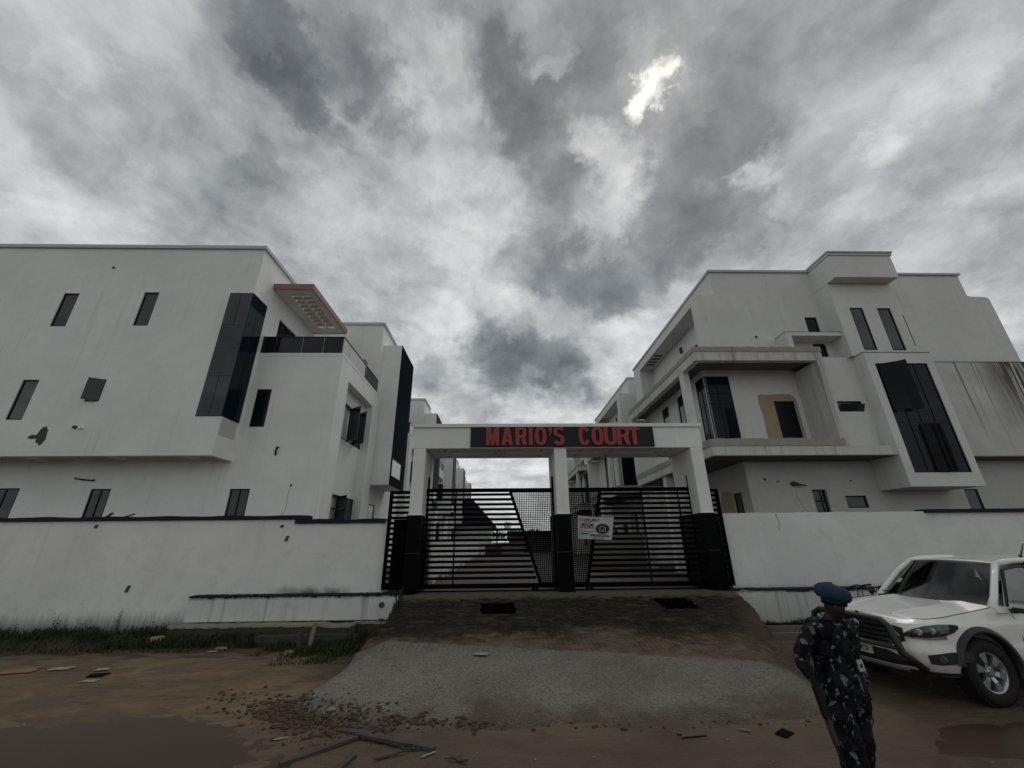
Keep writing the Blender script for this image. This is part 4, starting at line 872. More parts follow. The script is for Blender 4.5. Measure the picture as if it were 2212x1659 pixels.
rg = empty('red_gate', (-.9, 44.2, Z0), 'oxide red sheet metal gate between low walls at the court end', 'gate'); mk('gate_leaf', MB().box(-1.74, -.9, 44.1, 44.16, Z0, 2.0), redgate, rg); mk('gate_leaf', MB().box(-.89, -.1, 44.1, 44.16, Z0, 2.0), redgate, rg)
tag(mk('low_wall', MB().box(-.09, 2.2, 44, 44.3, Z0, 2.1), curbm), 'low grey block wall right of the red gate at the court end', 'wall')
tag(mk('garden_wall', MB().box(4.3, 7.0, 21.3, 21.5, Z0, 2.5), stucco('cream_render', (.21, .19, .13), dirt=.6, streak=.9, zbot=1.2, zlen=.5)), 'streaked cream low wall inside the court, behind the right gate leaf', 'wall')
tk = empty('water_tank', (.9, 75, Z0), 'small pale water tank on a stand above the far trees', 'water tank'); mk('tank', MB().tube([(.9, 75, 4.2), (.9, 75, 5.4), (.9, 75, 5.6)], [.6, .6, .3], 16), lightstrip, tk); mk('stand', MB().box(.4, .5, 74.6, 74.7, Z0, 4.2).box(1.3, 1.4, 74.6, 74.7, Z0, 4.2), roofdark, tk)
rnd = random.Random(11)
for (x, y, h_, lb) in ((2.6, 84, 3.4, 'tree beyond the court end, right of the water tank'), (-1.2, 88, 3.8, 'tree beyond the court end, left of the water tank'), (6.5, 90, 3.9, 'tree beyond the court end, above the brown house')):
    t = empty('broadleaf_tree', (x, y, Z0), lb, 'tree', 'trees beyond the court'); mk('trunk', MB().tube([(x, y, Z0), (x+.1, y, Z0+h_*.4), (x, y, Z0+h_*.7)], [.16, .12, .06], 8), woodm, t)
    mb = MB()
    for k in range(700):
        d = Vector((rnd.gauss(0, 1), rnd.gauss(0, 1), rnd.gauss(0, .7))).normalized()*rnd.random()**.4; c = Vector((x, y, Z0+h_*.68))+Vector((d.x*2., d.y*2., d.z*h_*.34)); a = Vector((rnd.gauss(0, 1), rnd.gauss(0, 1), rnd.gauss(0, 1))).normalized(); b_ = a.orthogonal().normalized(); s_ = .16
        mb.quad(c-a*s_, c-b_*s_*.6, c+a*s_, c+b_*s_*.6)
    mk('crown', mb, leafm, t, fix=False)
#PART2
# ================================================================== PICKUP TRUCK
CX, CY, CH, CS = 6.81, 7.60, R(187.2), 1.05
car = empty('pickup_truck', (CX, CY, .01), 'white double cab pickup truck parked at the right beside the man, nose towards the ramp', 'pickup truck')
car.rotation_euler = (0, 0, CH); car.scale = (CS, CS, CS)
def crom(P, t):
    n = len(P); i = int(min(max(math.floor(t), 0), n-2)); f = t-i; p = [P[max(i-1, 0)], P[i], P[i+1], P[min(i+2, n-1)]]
    return tuple(.5*((2*p[1][k])+(-p[0][k]+p[2][k])*f+(2*p[0][k]-5*p[1][k]+4*p[2][k]-p[3][k])*f*f+(-p[0][k]+3*p[1][k]-3*p[2][k]+p[3][k])*f**3) for k in range(len(p[0])))
def lerpt(z, T):
    if z <= T[0][0]: return T[0][1:]
    for a, b_ in zip(T[:-1], T[1:]):
        if z <= b_[0]: f = (z-a[0])/(b_[0]-a[0]); f = f*f*(3-2*f); return tuple(p+(q-p)*f for p, q in zip(a[1:], b_[1:]))
    return T[-1][1:]
ZT = [(.30, .84, .90), (.38, .97, .955), (.50, 1.02, 1.0), (.64, 1.03, 1.0), (.72, .99, .985), (.86, .985, .99), (.95, .955, .985), (1.02, .86, .955), (1.10, .70, .93), (1.16, .60, .905)]
def outl(z, s, d=0.):
    xf, w = lerpt(z, ZT)
    P = [(xf, -.001), (xf, 0), (xf-.015, .42), (xf-.11, .72), (xf-.34, .885), (.18, .93), (-.6, .93), (-2., .93), (-4.05, .93), (-4.28, .8), (-4.3, 0)]
    P = [(a, b_*w) for a, b_ in P]; x, y = crom(P, s+1); 
    if d:
        x2, y2 = crom(P, min(s+1.02, 10)); x1, y1 = crom(P, s+.98); tx, ty = x2-x1, y2-y1; L = math.hypot(tx, ty) or 1; x += d*(-ty)/L*-1 if False else d*ty/L; y += -d*tx/L
    return x, y
def ztop(x): return .985+(.93-x)*.105 if x > -.6 else 1.146
def bpt(s, t, side=1, d=0.):
    # t 0..1 between sill and shoulder
    x0, _ = outl(.98, s); zt_ = min(ztop(x0), 1.146); zb_ = .34+(.10 if 3.6 < s < 8 else 0)*min(1, max(0, (s-3.6)/.5)); z = zb_+(zt_-zb_)*t
    x, y = outl(z if s < 4 else min(z, .99+(z-.99)*.8), s, d); return (x, side*y, z)
m = MB(); NS, NT = 90, 16
svals = [9*k/NS for k in range(NS+1)]
rows = []
for j in range(NT+1): rows.append([bpt(s, j/NT, 1) for s in svals]+[bpt(s, j/NT, -1) for s in svals[::-1]][1:])
m.grid(rows)
def topz(x, y, edge): 
    c = 1-min(1, abs(y)/max(edge, .05))**2.4; bul = .02*math.exp(-((abs(y)-.48)/.12)**2)*(x < .75); return .045*c+bul
for k in range(NS):
    a, b_ = rows[-1][k], rows[-1][k+1]; N = 14
    def row(p): return [(p[0], p[1]*(1-2*i/N), p[2]+(topz(p[0], p[1]*(1-2*i/N), abs(p[1])) if p[0] > -.75 else 0)) for i in range(N+1)]
    m.grid([row(a), row(b_)])
    c, d = rows[0][k], rows[0][k+1]; m.grid([[(c[0], c[1]*(1-2*i/2), c[2]) for i in range(3)], [(d[0], d[1]*(1-2*i/2), d[2]) for i in range(3)]])
def applied(o, name, parent, mats):
    dg = bpy.context.evaluated_depsgraph_get(); dg.update(); me = bpy.data.meshes.new_from_object(o.evaluated_get(dg), depsgraph=dg); old = o.data; 
    n = bpy.data.objects.new(name, me); scn.collection.objects.link(n); n.parent = parent; bpy.data.objects.remove(o); me.materials.clear()
    for q in mats: me.materials.append(q)
    return n
body0 = mk('tmp_body', m, carpaint, smooth=True, local=True)
cuts = []
for x in (0, -3.09):
    for sgn in (1, -1):
        c = mk('tmp_cut', MB().tube([(x, sgn*.55, .40), (x, sgn*1.2, .40)], .475, 40), carpaint, local=True); cuts.append(c)
        md = body0.modifiers.new('b', 'BOOLEAN'); md.operation = 'DIFFERENCE'; md.solver = 'EXACT'; md.object = c
body = applied(body0, 'body', car, [carpaint])
for c in cuts: bpy.data.objects.remove(c)
for p in body.data.polygons: p.use_smooth = True
try: body.data.set_sharp_from_angle(angle=R(38))
except Exception: pass
def patch(name, pts, m_, d=.006, side=1, parent=None, n=6, th=.0):
    """pts: (s, zlo, zhi) columns lying on the body surface"""
    mb = MB(); cols = []
    for (a, b_) in zip(pts[:-1], pts[1:]):
        for i in range(n): f = i/n; cols.append(tuple(p+(q-p)*f for p, q in zip(a, b_)))
    cols.append(pts[-1]); g = []
    for s, lo, hi in cols:
        r_ = []
        for j in range(5):
            z = lo+(hi-lo)*j/4; x, y = outl(z, abs(s), d); r_.append((x, side*(y if s >= 0 else -y), z))
        g.append(r_)
    mb.grid(g)
    # turned-in rim gives the patch thickness
    for line in ([r_[0] for r_ in g], [r_[-1] for r_ in g], g[0], g[-1]):
        mb.grid([line, [(p[0]-.03*(1 if p[0] > .6 else .3), p[1]*.975, p[2]) for p in line]])
    return mk(name, mb, m_, parent or car, smooth=False, local=True)
for sd_ in (1, -1):
    hl = patch('headlight', [(1.75, .80, .835), (2.1, .795, .90), (2.6, .80, .945), (3.1, .815, .965), (3.55, .86, .965), (3.75, .915, .955)], lensm, .004, sd_)
    patch('lens', [(1.78, .802, .833), (2.1, .797, .895), (2.6, .803, .94), (3.1, .82, .96), (3.55, .865, .96), (3.74, .917, .952)], lensglass, .02, sd_, hl)
    patch('chrome_strip', [(1.8, .785, .80), (2.4, .78, .797), (2.9, .782, .81), (3.3, .79, .835)], chrome, .012, sd_, hl)
    for s_, z_ in ((2.35, .865), (2.85, .885)):
        x, y = outl(z_, s_, .006); mk('lamp_projector', MB().tube([(x, sd_*y, z_), (x+.02, sd_*(y+.006), z_)], [.042, .036], 14), silver, hl, local=True)
    patch('fog_lamp_bezel', [(2.5, .50, .60), (2.9, .49, .62), (3.3, .50, .64), (3.9, .53, .64)], plastic, .008, sd_)
    x, y = outl(.56, 2.95, .02); mk('fog_lamp', MB().tube([(x-.01, sd_*y, .56), (x+.012, sd_*(y+.006), .56)], [.045, .04], 14), lensm, car, local=True)
    patch('bumper_lower', [(1.6, .345, .40), (2.6, .345, .40), (3.5, .35, .39)], plastic, .005, sd_)
    seam = [bpt(s_, 1., sd_, .002) for s_ in (2.2, 2.6, 3.0, 3.4, 3.8, 4.2, 4.6, 5.0)]
    mk('bonnet_seam', MB().tube([(p[0]-.0, p[1]*(.97 if k_ else .9), p[2]+.006) for k_, p in enumerate(seam)], .006, 5), plastic, car, local=True)
    mk('bonnet_crease', MB().tube([(.80-.13*k_, sd_*(.40+.012*k_), ztop(.80-.13*k_)+.047) for k_ in range(10)], [.004]+[.010]*8+[.004], 6), carpaint, car, local=True, smooth=True)
    # wheel arch flare
    mb = MB(); ring_ = []
    for k in range(27):
        t = R(10+184*k/26); ring_.append([(r_*math.cos(t), sd_*yy_, .40+r_*math.sin(t)) for r_, yy_ in ((.445, .86), (.448, .955), (.465, .965), (.515, .955), (.535, .91))])
    mb.grid(ring_); mk('wheel_arch_trim', mb, plastic, car, local=True, smooth=True)
    mb = MB(); mb.grid([[(p[0]-3.09, p[1], p[2]) for p in r_] for r_ in ring_]); mk('wheel_arch_trim', mb, plastic, car, local=True, smooth=True)
    mr = mk('wing_mirror', MB().obox((-.86, sd_*1.06, 1.16), (1, 0, 0), (0, 1, 0), (0, 0, 1), .075, .115, .075), plastic, car, local=True, bevel=.03)
    mk('mirror_cap', MB().obox((-.835, sd_*1.065, 1.185), (1, 0, 0), (0, 1, 0), (0, 0, 1), .075, .112, .06), chrome, mr, local=True, bevel=.03)
    mk('mirror_arm', MB().obox((-.84, sd_*.92, 1.10), (1, 0, 0), (0, 1, 0), (0, 0, 1), .04, .06, .025), plastic, mr, local=True)
    # door seams and handle
    lines = [[(-.66, .50), (-.70, .75), (-.72, 1.0), (-.70, 1.13)], [(-.66, .50), (-1.2, .47), (-1.72, .47)], [(-1.72, .47), (-1.76, 1.13)], [(-2.72, .5), (-2.78, 1.13)], [(-1.78, .47), (-2.72, .5)]]
    for L in lines: mk('door_seam', MB().tube([(x, sd_*(outl(z, 5.5)[1]*1.0+.003), z) for x, z in L], .005, 5), plastic, car, local=True)
    mk('door_handle', MB().tube([(-1.45, sd_*.935, 1.0), (-1.5, sd_*.965, 1.0), (-1.62, sd_*.965, 1.0), (-1.67, sd_*.935, 1.0)], .014, 6), chrome, car, local=True)
    mk('side_step', MB().box(-2.6, -.6, sd_*.80 if sd_ > 0 else -.98, sd_*.98 if sd_ > 0 else -.80, .33, .37), plastic, car, local=True)
    # wheels
    for wx in (0, -3.09):
        wh = bpy.data.objects.new('wheel', None); scn.collection.objects.link(wh); wh.parent = car; wh.location = (wx, sd_*.80, .385)
        prof = [(.235, -.11), (.30, -.125), (.36, -.12), (.382, -.085), (.387, -.04), (.387, .04), (.382, .085), (.36, .12), (.30, .128), (.25, .118), (.235, .10)]
        mb = MB(); mb.grid([[(r_*math.cos(t), sd_*y, r_*math.sin(t)) for r_, y in prof] for t in [2*math.pi*k/48 for k in range(49)]]); mk('tyre', mb, rubber, wh, local=True, smooth=True)
        mb = MB()
        for k in range(44):
            t = 2*math.pi*k/44; 
            for q in (-1, 1): mb.obox((.389*math.cos(t+q*.03), sd_*.06*q, .389*math.sin(t+q*.03)), (math.cos(t), 0, math.sin(t)), (0, 1, 0), (-math.sin(t), 0, math.cos(t)), .006, .045, .018)
        mk('tread', mb, rubber, wh, local=True)
        rim = mk('rim', MB().grid([[(r_*math.cos(t), sd_*y, r_*math.sin(t)) for r_, y in ((.20, -.08), (.215, .08), (.237, .105), (.243, .10), (.236, .085))] for t in [2*math.pi*k/48 for k in range(49)]]), silver, wh, local=True, smooth=True)
        mk('brake_disc', MB().tube([(0, sd_*-.02, 0), (0, sd_*.0, 0)], .17, 24), darkpatch, wh, local=True)
        for k in range(6):
            t = 2*math.pi*k/6+.3; c, s_ = math.cos(t), math.sin(t); mb = MB()
            pts = [(.05, .028), (.12, .030), (.225, .058), (.225, -.058), (.12, -.030), (.05, -.028)]
            f_ = [(a*c-b_*s_, a*s_+b_*c) for a, b_ in pts]; i = len(mb.v)
            for dy in (.092, .055): mb.v += [(x, sd_*(dy-.03*(math.hypot(x, z) < .1)), z) for x, z in f_]
            mb.f += [tuple(range(6)), tuple(range(6, 12))[::-1]]+[(q, (q+1) % 6, 6+(q+1) % 6, 6+q) for q in range(6)]; mb.m += [0]*8
            mk('spoke', mb, silver, wh, local=True)
        mk('hub_cap', MB().tube([(0, sd_*.05, 0), (0, sd_*.085, 0), (0, sd_*.095, 0)], [.065, .06, .04], 18), silver, wh, local=True)
        for k in range(6): t = 2*math.pi*k/6; mk('lug_nut', MB().tube([(.05*math.cos(t), sd_*.085, .05*math.sin(t)), (.05*math.cos(t), sd_*.10, .05*math.sin(t))], .009, 6), darkpatch, wh, local=True)
# grille, plate, bumper inserts
patch('grille', [(-1.75, .74, .90), (-1., .64, .935), (0, .62, .94), (1., .64, .935), (1.75, .74, .90)], plastic, .008)
for z in (.70, .76, .82, .88): patch('grille_bar', [(-1.3, z-.008, z+.008), (0, z-.008, z+.008), (1.3, z-.008, z+.008)], black, .016)
for sd_ in (1, -1): patch('grille_chrome', [(.2, .925, .95), (1.0, .905, .93), (1.35, .87, .90), (1.6, .79, .81)], chrome, .02, sd_)
patch('bumper_insert', [(-1.9, .44, .50), (-1., .42, .60), (1., .42, .60), (1.9, .44, .50)], plastic, .006)
patch('skid_plate', [(-1.6, .345, .41), (0, .335, .41), (1.6, .345, .41)], silver, .014)
em = mk('emblem', MB(), chrome, car, local=True); mb = MB()
for (rx_, rz_, cz) in ((.085, .06, 0), (.032, .056, 0), (.058, .022, .026)):
    pts = [(1.015, rx_*math.cos(t), .86+cz+rz_*math.sin(t)) for t in [2*math.pi*k/28 for k in range(29)]]; mb.tube(pts, .007, 6, cap=False)
em.data.from_pydata(mb.v, [], mb.f)
np_ = mk('number_plate', MB().box(1.045, 1.052, -.23, .23, .50, .61), platem, car, local=True)
me = text_mesh('59CO', .02); tx = bpy.data.objects.new('plate_text', me); scn.collection.objects.link(tx); tx.parent = np_; me.materials.append(inkm)
for v in me.vertices: v.co = Vector((1.0535, -.20+v.co.x*.145, .525+v.co.y*.09))
# nudge bar
nb = mk('nudge_bar', MB().tube([(.90, -.80, .42), (1.09, -.71, .62), (1.10, -.63, .92), (1.075, -.52, .985), (1.10, 0, .995), (1.075, .52, .985), (1.10, .63, .92), (1.09, .71, .62), (.90, .80, .42)], [.05, .05, .045, .045, .04, .045, .045, .05, .05], 10), plastic, car, local=True, smooth=True)
mk('cross_bar', MB().tube([(1.09, -.7, .66), (1.11, 0, .66), (1.09, .7, .66)], .028, 8), plastic, nb, local=True, smooth=True)
mk('underbody', MB().box(-4.1, .7, -.6, .6, .26, .42), plastic, car, local=True)
# cabin
GHs = [(-.50, .0, -1.20, .0), (-.66, .78, -1.34, .60)]
def wsp(u, v, d=0.):   # windscreen surface, u -1..1 across, v 0..1 up
    xb = -.48-.20*abs(u)**2.2; xt = -1.20-.13*abs(u)**2; x = xb+(xt-xb)*v; y = u*(.79+(.615-.79)*v); z = (1.135-.0*abs(u))+((1.742-.035*abs(u)**2)-1.135)*(v**.93); return (x+d, y, z+d*.8)
mk('windscreen', MB().grid([[wsp(-1+2*i/24, j/10) for i in range(25)] for j in range(11)]).grid([[wsp(-1+2*i/24, j/10, -.006) for i in range(25)] for j in range(11)]), carglass, car, local=True, smooth=True)
def roofp(u, v): x = -1.19-1.42*v-.13*abs(u)**2*(1-v)+.0*v; y = u*(.615+.03*math.sin(v*math.pi)); return (x, y, 1.742-.035*abs(u)**2+.045*math.sin(min(1, v*1.15+.0)*math.pi*.62)*(1-.5*abs(u)**2))
rr_ = [[roofp(-1+2*i/24, j/12) for i in range(25)] for j in range(13)]
mk('roof', MB().grid(rr_).grid([[(p[0], p[1]*.97, p[2]-.045) for p in r_] for r_ in rr_]).grid([[r_[0] for r_ in rr_], [(r_[0][0], r_[0][1]*.97, r_[0][2]-.045) for r_ in rr_]]).grid([[r_[-1] for r_ in rr_], [(r_[-1][0], r_[-1][1]*.97, r_[-1][2]-.045) for r_ in rr_]]).grid([rr_[0], [(p[0], p[1]*.97, p[2]-.045) for p in rr_[0]]]), carpaint, car, local=True, smooth=True)
def bar(nm, pts, w, m_=carpaint, par=None): return mk(nm, MB().tube(pts, w, 8), m_, par or car, local=True, smooth=True)
for sd_ in (1, -1):
    bar('windscreen_pillar', [(-.64, sd_*.83, 1.10), (-.80, sd_*.80, 1.26), (-1.08, sd_*.715, 1.53), (-1.30, sd_*.635, 1.69)], [.06, .045, .042, .045])
    bar('roof_rail', [(-1.30, sd_*.635, 1.69), (-1.6, sd_*.655, 1.735), (-2.2, sd_*.66, 1.745), (-2.62, sd_*.65, 1.70)], .045)
    bar('door_pillar', [(-1.76, sd_*.885, 1.12), (-1.80, sd_*.67, 1.72)], .04, plastic); bar('rear_pillar', [(-2.85, sd_*.88, 1.12), (-2.64, sd_*.66, 1.69)], .06)
    bar('window_seal', [(-.86, sd_*.875, 1.14), (-1.30, sd_*.705, 1.62), (-1.62, sd_*.695, 1.66), (-2.55, sd_*.695, 1.65)], .018, plastic)
    q = [(-.80, 1.15), (-1.28, 1.63), (-1.78, 1.68), (-1.76, 1.15)]
    def sy(z): return .885-(z-1.12)*.37
    mk('door_window', MB().poly([(x, sd_*sy(z), z) for x, z in q]).poly([(x, sd_*(sy(z)-.006), z) for x, z in q]), sideglass, car, local=True, fix=False)
    q = [(-1.80, 1.15), (-1.82, 1.68), (-2.58, 1.66), (-2.8, 1.15)]
    mk('door_window', MB().poly([(x, sd_*sy(z), z) for x, z in q]).poly([(x, sd_*(sy(z)-.006), z) for x, z in q]), sideglass, car, local=True, fix=False)
    mk('belt_line', MB().prism([(sd_*.93, 1.08), (sd_*.90, 1.15), (sd_*.86, 1.15), (sd_*.84, 1.08)], 0, -2.95, -.62), carpaint, car, local=True)
    bar('wiper', [(-.52, -.45+.55*(sd_ < 0)*0+sd_*.28, 1.145), (-.62, sd_*.28-.10, 1.19), (-.70, sd_*.28-.52, 1.21)], [.014, .010, .007], black)
mk('cowl', MB().grid([[(-.44-.2*abs(u)**2.2+dx, u*.80, 1.125+dz) for u in [-1+2*i/20 for i in range(21)]] for dx, dz in ((.06, -.012), (0, .01), (-.05, .012))]), plastic, car, local=True)
mk('rear_cab_wall', MB().box(-2.9, -2.84, -.84, .84, .5, 1.2).box(-2.80, -2.66, -.62, .62, 1.6, 1.68), carpaint, car, local=True); mk('rear_window', MB().obox((-2.76, 0, 1.42), (.35, 0, .94), (0, 1, 0), (.94, 0, -.35), .24, .66, .006), carglass, car, local=True)
mk('dashboard', MB().box(-.95, -.6, -.75, .75, .85, 1.13), plastic, car, local=True, bevel=.04)
mk('cabin_floor', MB().box(-2.8, -.6, -.78, .78, .5, .56), plastic, car, local=True)
for y in (-.38, .38): 
    st_ = mk('seat', MB().box(-1.95, -1.4, y-.24, y+.24, .58, .82).obox((-1.98, y, 1.1), (.97, 0, .2), (0, 1, 0), (-.2, 0, .97), .07, .24, .34), seatm, car, local=True, bevel=.04); mk('headrest', MB().obox((-2.06, y, 1.50), (1, 0, 0), (0, 1, 0), (0, 0, 1), .05, .13, .08), seatm, st_, local=True, bevel=.03)
mk('rear_seat', MB().box(-2.75, -2.6, -.66, .66, .6, 1.35), seatm, car, local=True, bevel=.04)
mk('steering_wheel', MB().tube([(-1.12+.07*math.sin(t), -.38+.18*math.cos(t), 1.12+.17*math.sin(t)) for t in [2*math.pi*k/24 for k in range(25)]], .016, 6, cap=False).tube([(-1.12, -.55, 1.12), (-1.1, -.38, 1.11), (-1.12, -.21, 1.12)], .015, 6).tube([(-1.1, -.38, 1.11), (-.85, -.38, 1.0)], .025, 6), plastic, car, local=True)
mk('rear_view_mirror', MB().obox((-1.22, 0, 1.60), (1, 0, 0), (0, 1, 0), (0, 0, 1), .02, .12, .035).tube([(-1.22, 0, 1.6), (-1.22, 0, 1.72)], .012, 6), plastic, car, local=True)
a_, b2, c_, d_ = wsp(-.84, .34, .004), wsp(-.70, .34, .004), wsp(-.70, .45, .004), wsp(-.84, .45, .004); mk('permit_sticker', MB().quad(a_, b2, c_, d_) or MB().quad(a_, b2, c_, d_), platem, car, local=True) if False else None
stk = MB(); stk.quad(a_, b2, c_, d_); mk('permit_sticker', stk, platem, car, local=True, fix=False)
mk('antenna', MB().tube([(-2.3, .35, 1.78), (-2.33, .35, 1.81), (-2.5, .33, 1.98)], [.03, .012, .006], 8), plastic, car, local=True)
for o in car.children:
    if o.name.split('.')[0] in ('windscreen', 'roof', 'windscreen_pillar', 'roof_rail', 'door_pillar', 'rear_pillar', 'window_seal', 'door_window', 'cowl', 'dashboard', 'seat', 'steering_wheel', 'rear_view_mirror', 'permit_sticker', 'wiper', 'antenna', 'rear_cab_wall', 'rear_window', 'rear_seat', 'wing_mirror', 'mirror_arm', 'belt_line'): o.location.x += .15
# load bed
mk('load_bed', MB().box(-4.25, -2.95, .80, .90, 1.14, 1.25).box(-4.25, -2.95, -.90, -.80, 1.14, 1.25).box(-4.3, -4.2, -.8, .8, 1.14, 1.25), carpaint, car, local=True, bevel=.01)
# ================================================================== MAN IN UNIFORM
pm = empty('person', (3.13, 4.42, 0), 'person in dark blue camouflage uniform and blue beret standing at the right foreground, looking down', 'person')
def skinned(name, joints, edges, m_, parent, root=0, sub=2, extra=None):
    me = bpy.data.meshes.new('tmp'); me.from_pydata([tuple(Vector(j[:3])-wpos(parent)) for j in joints], edges, []); o = bpy.data.objects.new('tmp', me); scn.collection.objects.link(o)
    o.modifiers.new('s', 'SKIN'); sb = o.modifiers.new('u', 'SUBSURF'); sb.levels = sub; sb.render_levels = sub
    sv = me.skin_vertices[0].data if len(me.skin_vertices) else None
    if sv is None: me.attributes  # created with the modifier evaluation otherwise
    for i, j in enumerate(joints):
        r_ = j[3] if isinstance(j[3], tuple) else (j[3], j[3]); sv[i].radius = r_; sv[i].use_root = (i == root) if not isinstance(root, (set, list)) else (i in root)
    o.modifiers['s'].use_smooth_shade = True
    n = applied(o, name, parent, [m_]); return n
def ensure_skin(me):
    pass
# joints: x, y, z, radius
J = [(3.14, 4.44, .93, (.125, .10)), (3.14, 4.44, 1.08, (.12, .095)), (3.15, 4.43, 1.25, (.14, .11)), (3.16, 4.43, 1.38, (.13, .10)), (3.18, 4.42, 1.44, (.07, .07)), (3.20, 4.39, 1.50, (.062, .065)),
     (3.215, 4.365, 1.555, (.074, .085)), (3.225, 4.36, 1.625, (.078, .09)), (3.235, 4.37, 1.69, (.064, .072)),
     (3.00, 4.43, 1.42, .060), (2.89, 4.41, 1.31, .050), (2.79, 4.40, 1.18, .043), (2.785, 4.33, 1.08, .038), (2.785, 4.28, 1.0, .027),
     (3.34, 4.44, 1.42, .060), (3.375, 4.49, 1.31, .050), (3.375, 4.55, 1.18, .043), (3.355, 4.47, 1.08, .036), (3.32, 4.41, 1.0, .027),
     (3.06, 4.43, .86, .085), (3.045, 4.39, .68, .075), (3.03, 4.34, .50, .058), (3.01, 4.36, .30, .05), (3.0, 4.39, .10, .036), (2.99, 4.28, .045, .036), (2.98, 4.20, .035, .03),
     (3.22, 4.45, .86, .085), (3.20, 4.46, .68, .075), (3.20, 4.47, .50, .058), (3.205, 4.52, .30, .05), (3.21, 4.58, .10, .036), (3.22, 4.48, .045, .036), (3.23, 4.40, .035, .03)]
E_ = [(0, 1), (1, 2), (2, 3), (3, 4), (4, 5), (5, 6), (6, 7), (7, 8), (3, 9), (9, 10), (10, 11), (11, 12), (12, 13), (3, 14), (14, 15), (15, 16), (16, 17), (17, 18), (0, 19), (19, 20), (20, 21), (21, 22), (22, 23), (23, 24), (24, 25), (0, 26), (26, 27), (27, 28), (28, 29), (29, 30), (30, 31), (31, 32)]
J2 = list(J); E2 = list(E_); roots = {0}
def hand(w_i, wrist, palm, dirs, thumb):
    """palm joined to the wrist; each finger its own chain rooted in the palm"""
    pi_ = len(J2); J2.append((*palm, (.033, .018))); E2.append((w_i, pi_))
    P = Vector(palm)
    for base, segs, r_ in dirs:
        i0 = len(J2); p = P+Vector(base); roots.add(i0); J2.append((*p, r_*1.05))
        for k, sg_ in enumerate(segs): p = p+Vector(sg_); J2.append((*p, r_*(1-.1*k))); E2.append((len(J2)-2, len(J2)-1))
fr = lambda a: Vector(a)
# right hand curls round the rifle grip, left hand rests at the hip
fing = [((-.012+.0*k, -.012, .018-.015*k), [(.020+.004*(k in (1, 2)), -.022, -.010), (.026, .002, -.012), (.012, .022, -.006)], .0095-.0006*k) for k in range(4)]
hand(13, None, (2.775, 4.245, .945), fing+[((.0, .015, .02), [(.022, -.005, .0), (.022, -.018, -.012)], .011)], None)
fing = [((-.024+.016*k, -.012, -.02), [(-.002, -.016, -.030), (-.002, -.004, -.026+.003*abs(k-1)), (0, .010, -.018)], .0095-.0005*k) for k in range(4)]
hand(18, None, (3.29, 4.37, .93), fing+[((-.03, 0, .01), [(-.016, -.012, -.018), (-.006, -.010, -.024)], .011)], None)
body_ = skinned('body', J2, E2, skinm, pm, root=roots, sub=2)
# head shape: brow, nose, lips, chin, ears pulled out of the one surface
hc = Vector((3.222, 4.362, 1.60))-wpos(pm); fdir = Vector((-.20, -.93, -.22)).normalized(); sdir_ = Vector((.97, -.22, 0)).normalized(); udir = fdir.cross(sdir_)*-1
if udir.z < 0: udir = -udir
for v in body_.data.vertices:
    d = v.co-hc
    if d.length > .16: continue
    f, s_, u = d.dot(fdir), d.dot(sdir_), d.dot(udir)
    if f > .02:
        v.co += fdir*(.030*math.exp(-(s_/.014)**2-((u+.012)/.022)**2)+.010*math.exp(-(s_/.03)**2-((u+.048)/.010)**2)+.012*math.exp(-(s_/.03)**2-((u+.085)/.018)**2)-.010*math.exp(-((abs(s_)-.030)/.014)**2-((u-.012)/.012)**2)+.006*math.exp(-((u-.03)/.010)**2))
    v.co += sdir_*(1 if s_ > 0 else -1)*.016*math.exp(-((f+.01)/.014)**2-((u+.005)/.024)**2)*(abs(s_) > .045)
for q in (-.03, .03):
    c = hc+wpos(pm)+fdir*.070+sdir_*q+udir*.013; mk('eye', MB().tube([c-fdir*.006, c, c+fdir*.004], [.011, .010, .004], 10), plain('eye_white', (.12, .11, .10), .3, .5, bs=0) if q < 0 else bpy.data.materials['eye_white'], pm)
# uniform, looser than the body
JU = [(3.14, 4.44, .92, (.205, .155)), (3.14, 4.44, 1.06, (.20, .15)), (3.15, 4.43, 1.23, (.21, .155)), (3.16, 4.43, 1.37, (.18, .135)), (3.175, 4.425, 1.455, (.095, .09)),
      (2.995, 4.43, 1.405, .083), (2.885, 4.41, 1.30, .078), (2.785, 4.40, 1.17, .070), (2.783, 4.335, 1.08, .060), (2.785, 4.29, 1.02, .050),
      (3.345, 4.44, 1.405, .083), (3.38, 4.49, 1.30, .078), (3.378, 4.54, 1.17, .070), (3.362, 4.47, 1.08, .062), (3.325, 4.375, .965, .056),
      (3.05, 4.43, .82, (.135, .13)), (3.035, 4.39, .67, (.12, .115)), (3.03, 4.34, .50, .105), (3.01, 4.36, .31, .10), (3.0, 4.38, .15, .085),
      (3.225, 4.45, .82, (.135, .13)), (3.215, 4.46, .67, (.12, .115)), (3.20, 4.47, .50, .105), (3.205, 4.52, .31, .10), (3.21, 4.57, .15, .085)]
EU = [(0, 1), (1, 2), (2, 3), (3, 4), (3, 5), (5, 6), (6, 7), (7, 8), (8, 9), (3, 10), (10, 11), (11, 12), (12, 13), (13, 14), (0, 15), (15, 16), (16, 17), (17, 18), (18, 19), (0, 20), (20, 21), (21, 22), (22, 23), (23, 24)]
un = skinned('uniform', JU, EU, camom, pm, sub=3)
for v in un.data.vertices:   # cloth folds
    w_ = v.co+wpos(pm); n_ = noise.noise(Vector((w_.x*7, w_.y*7, w_.z*11)))*.018+noise.noise(Vector((w_.x*18, w_.y*18, w_.z*26)))*.007; v.co += v.normal*n_
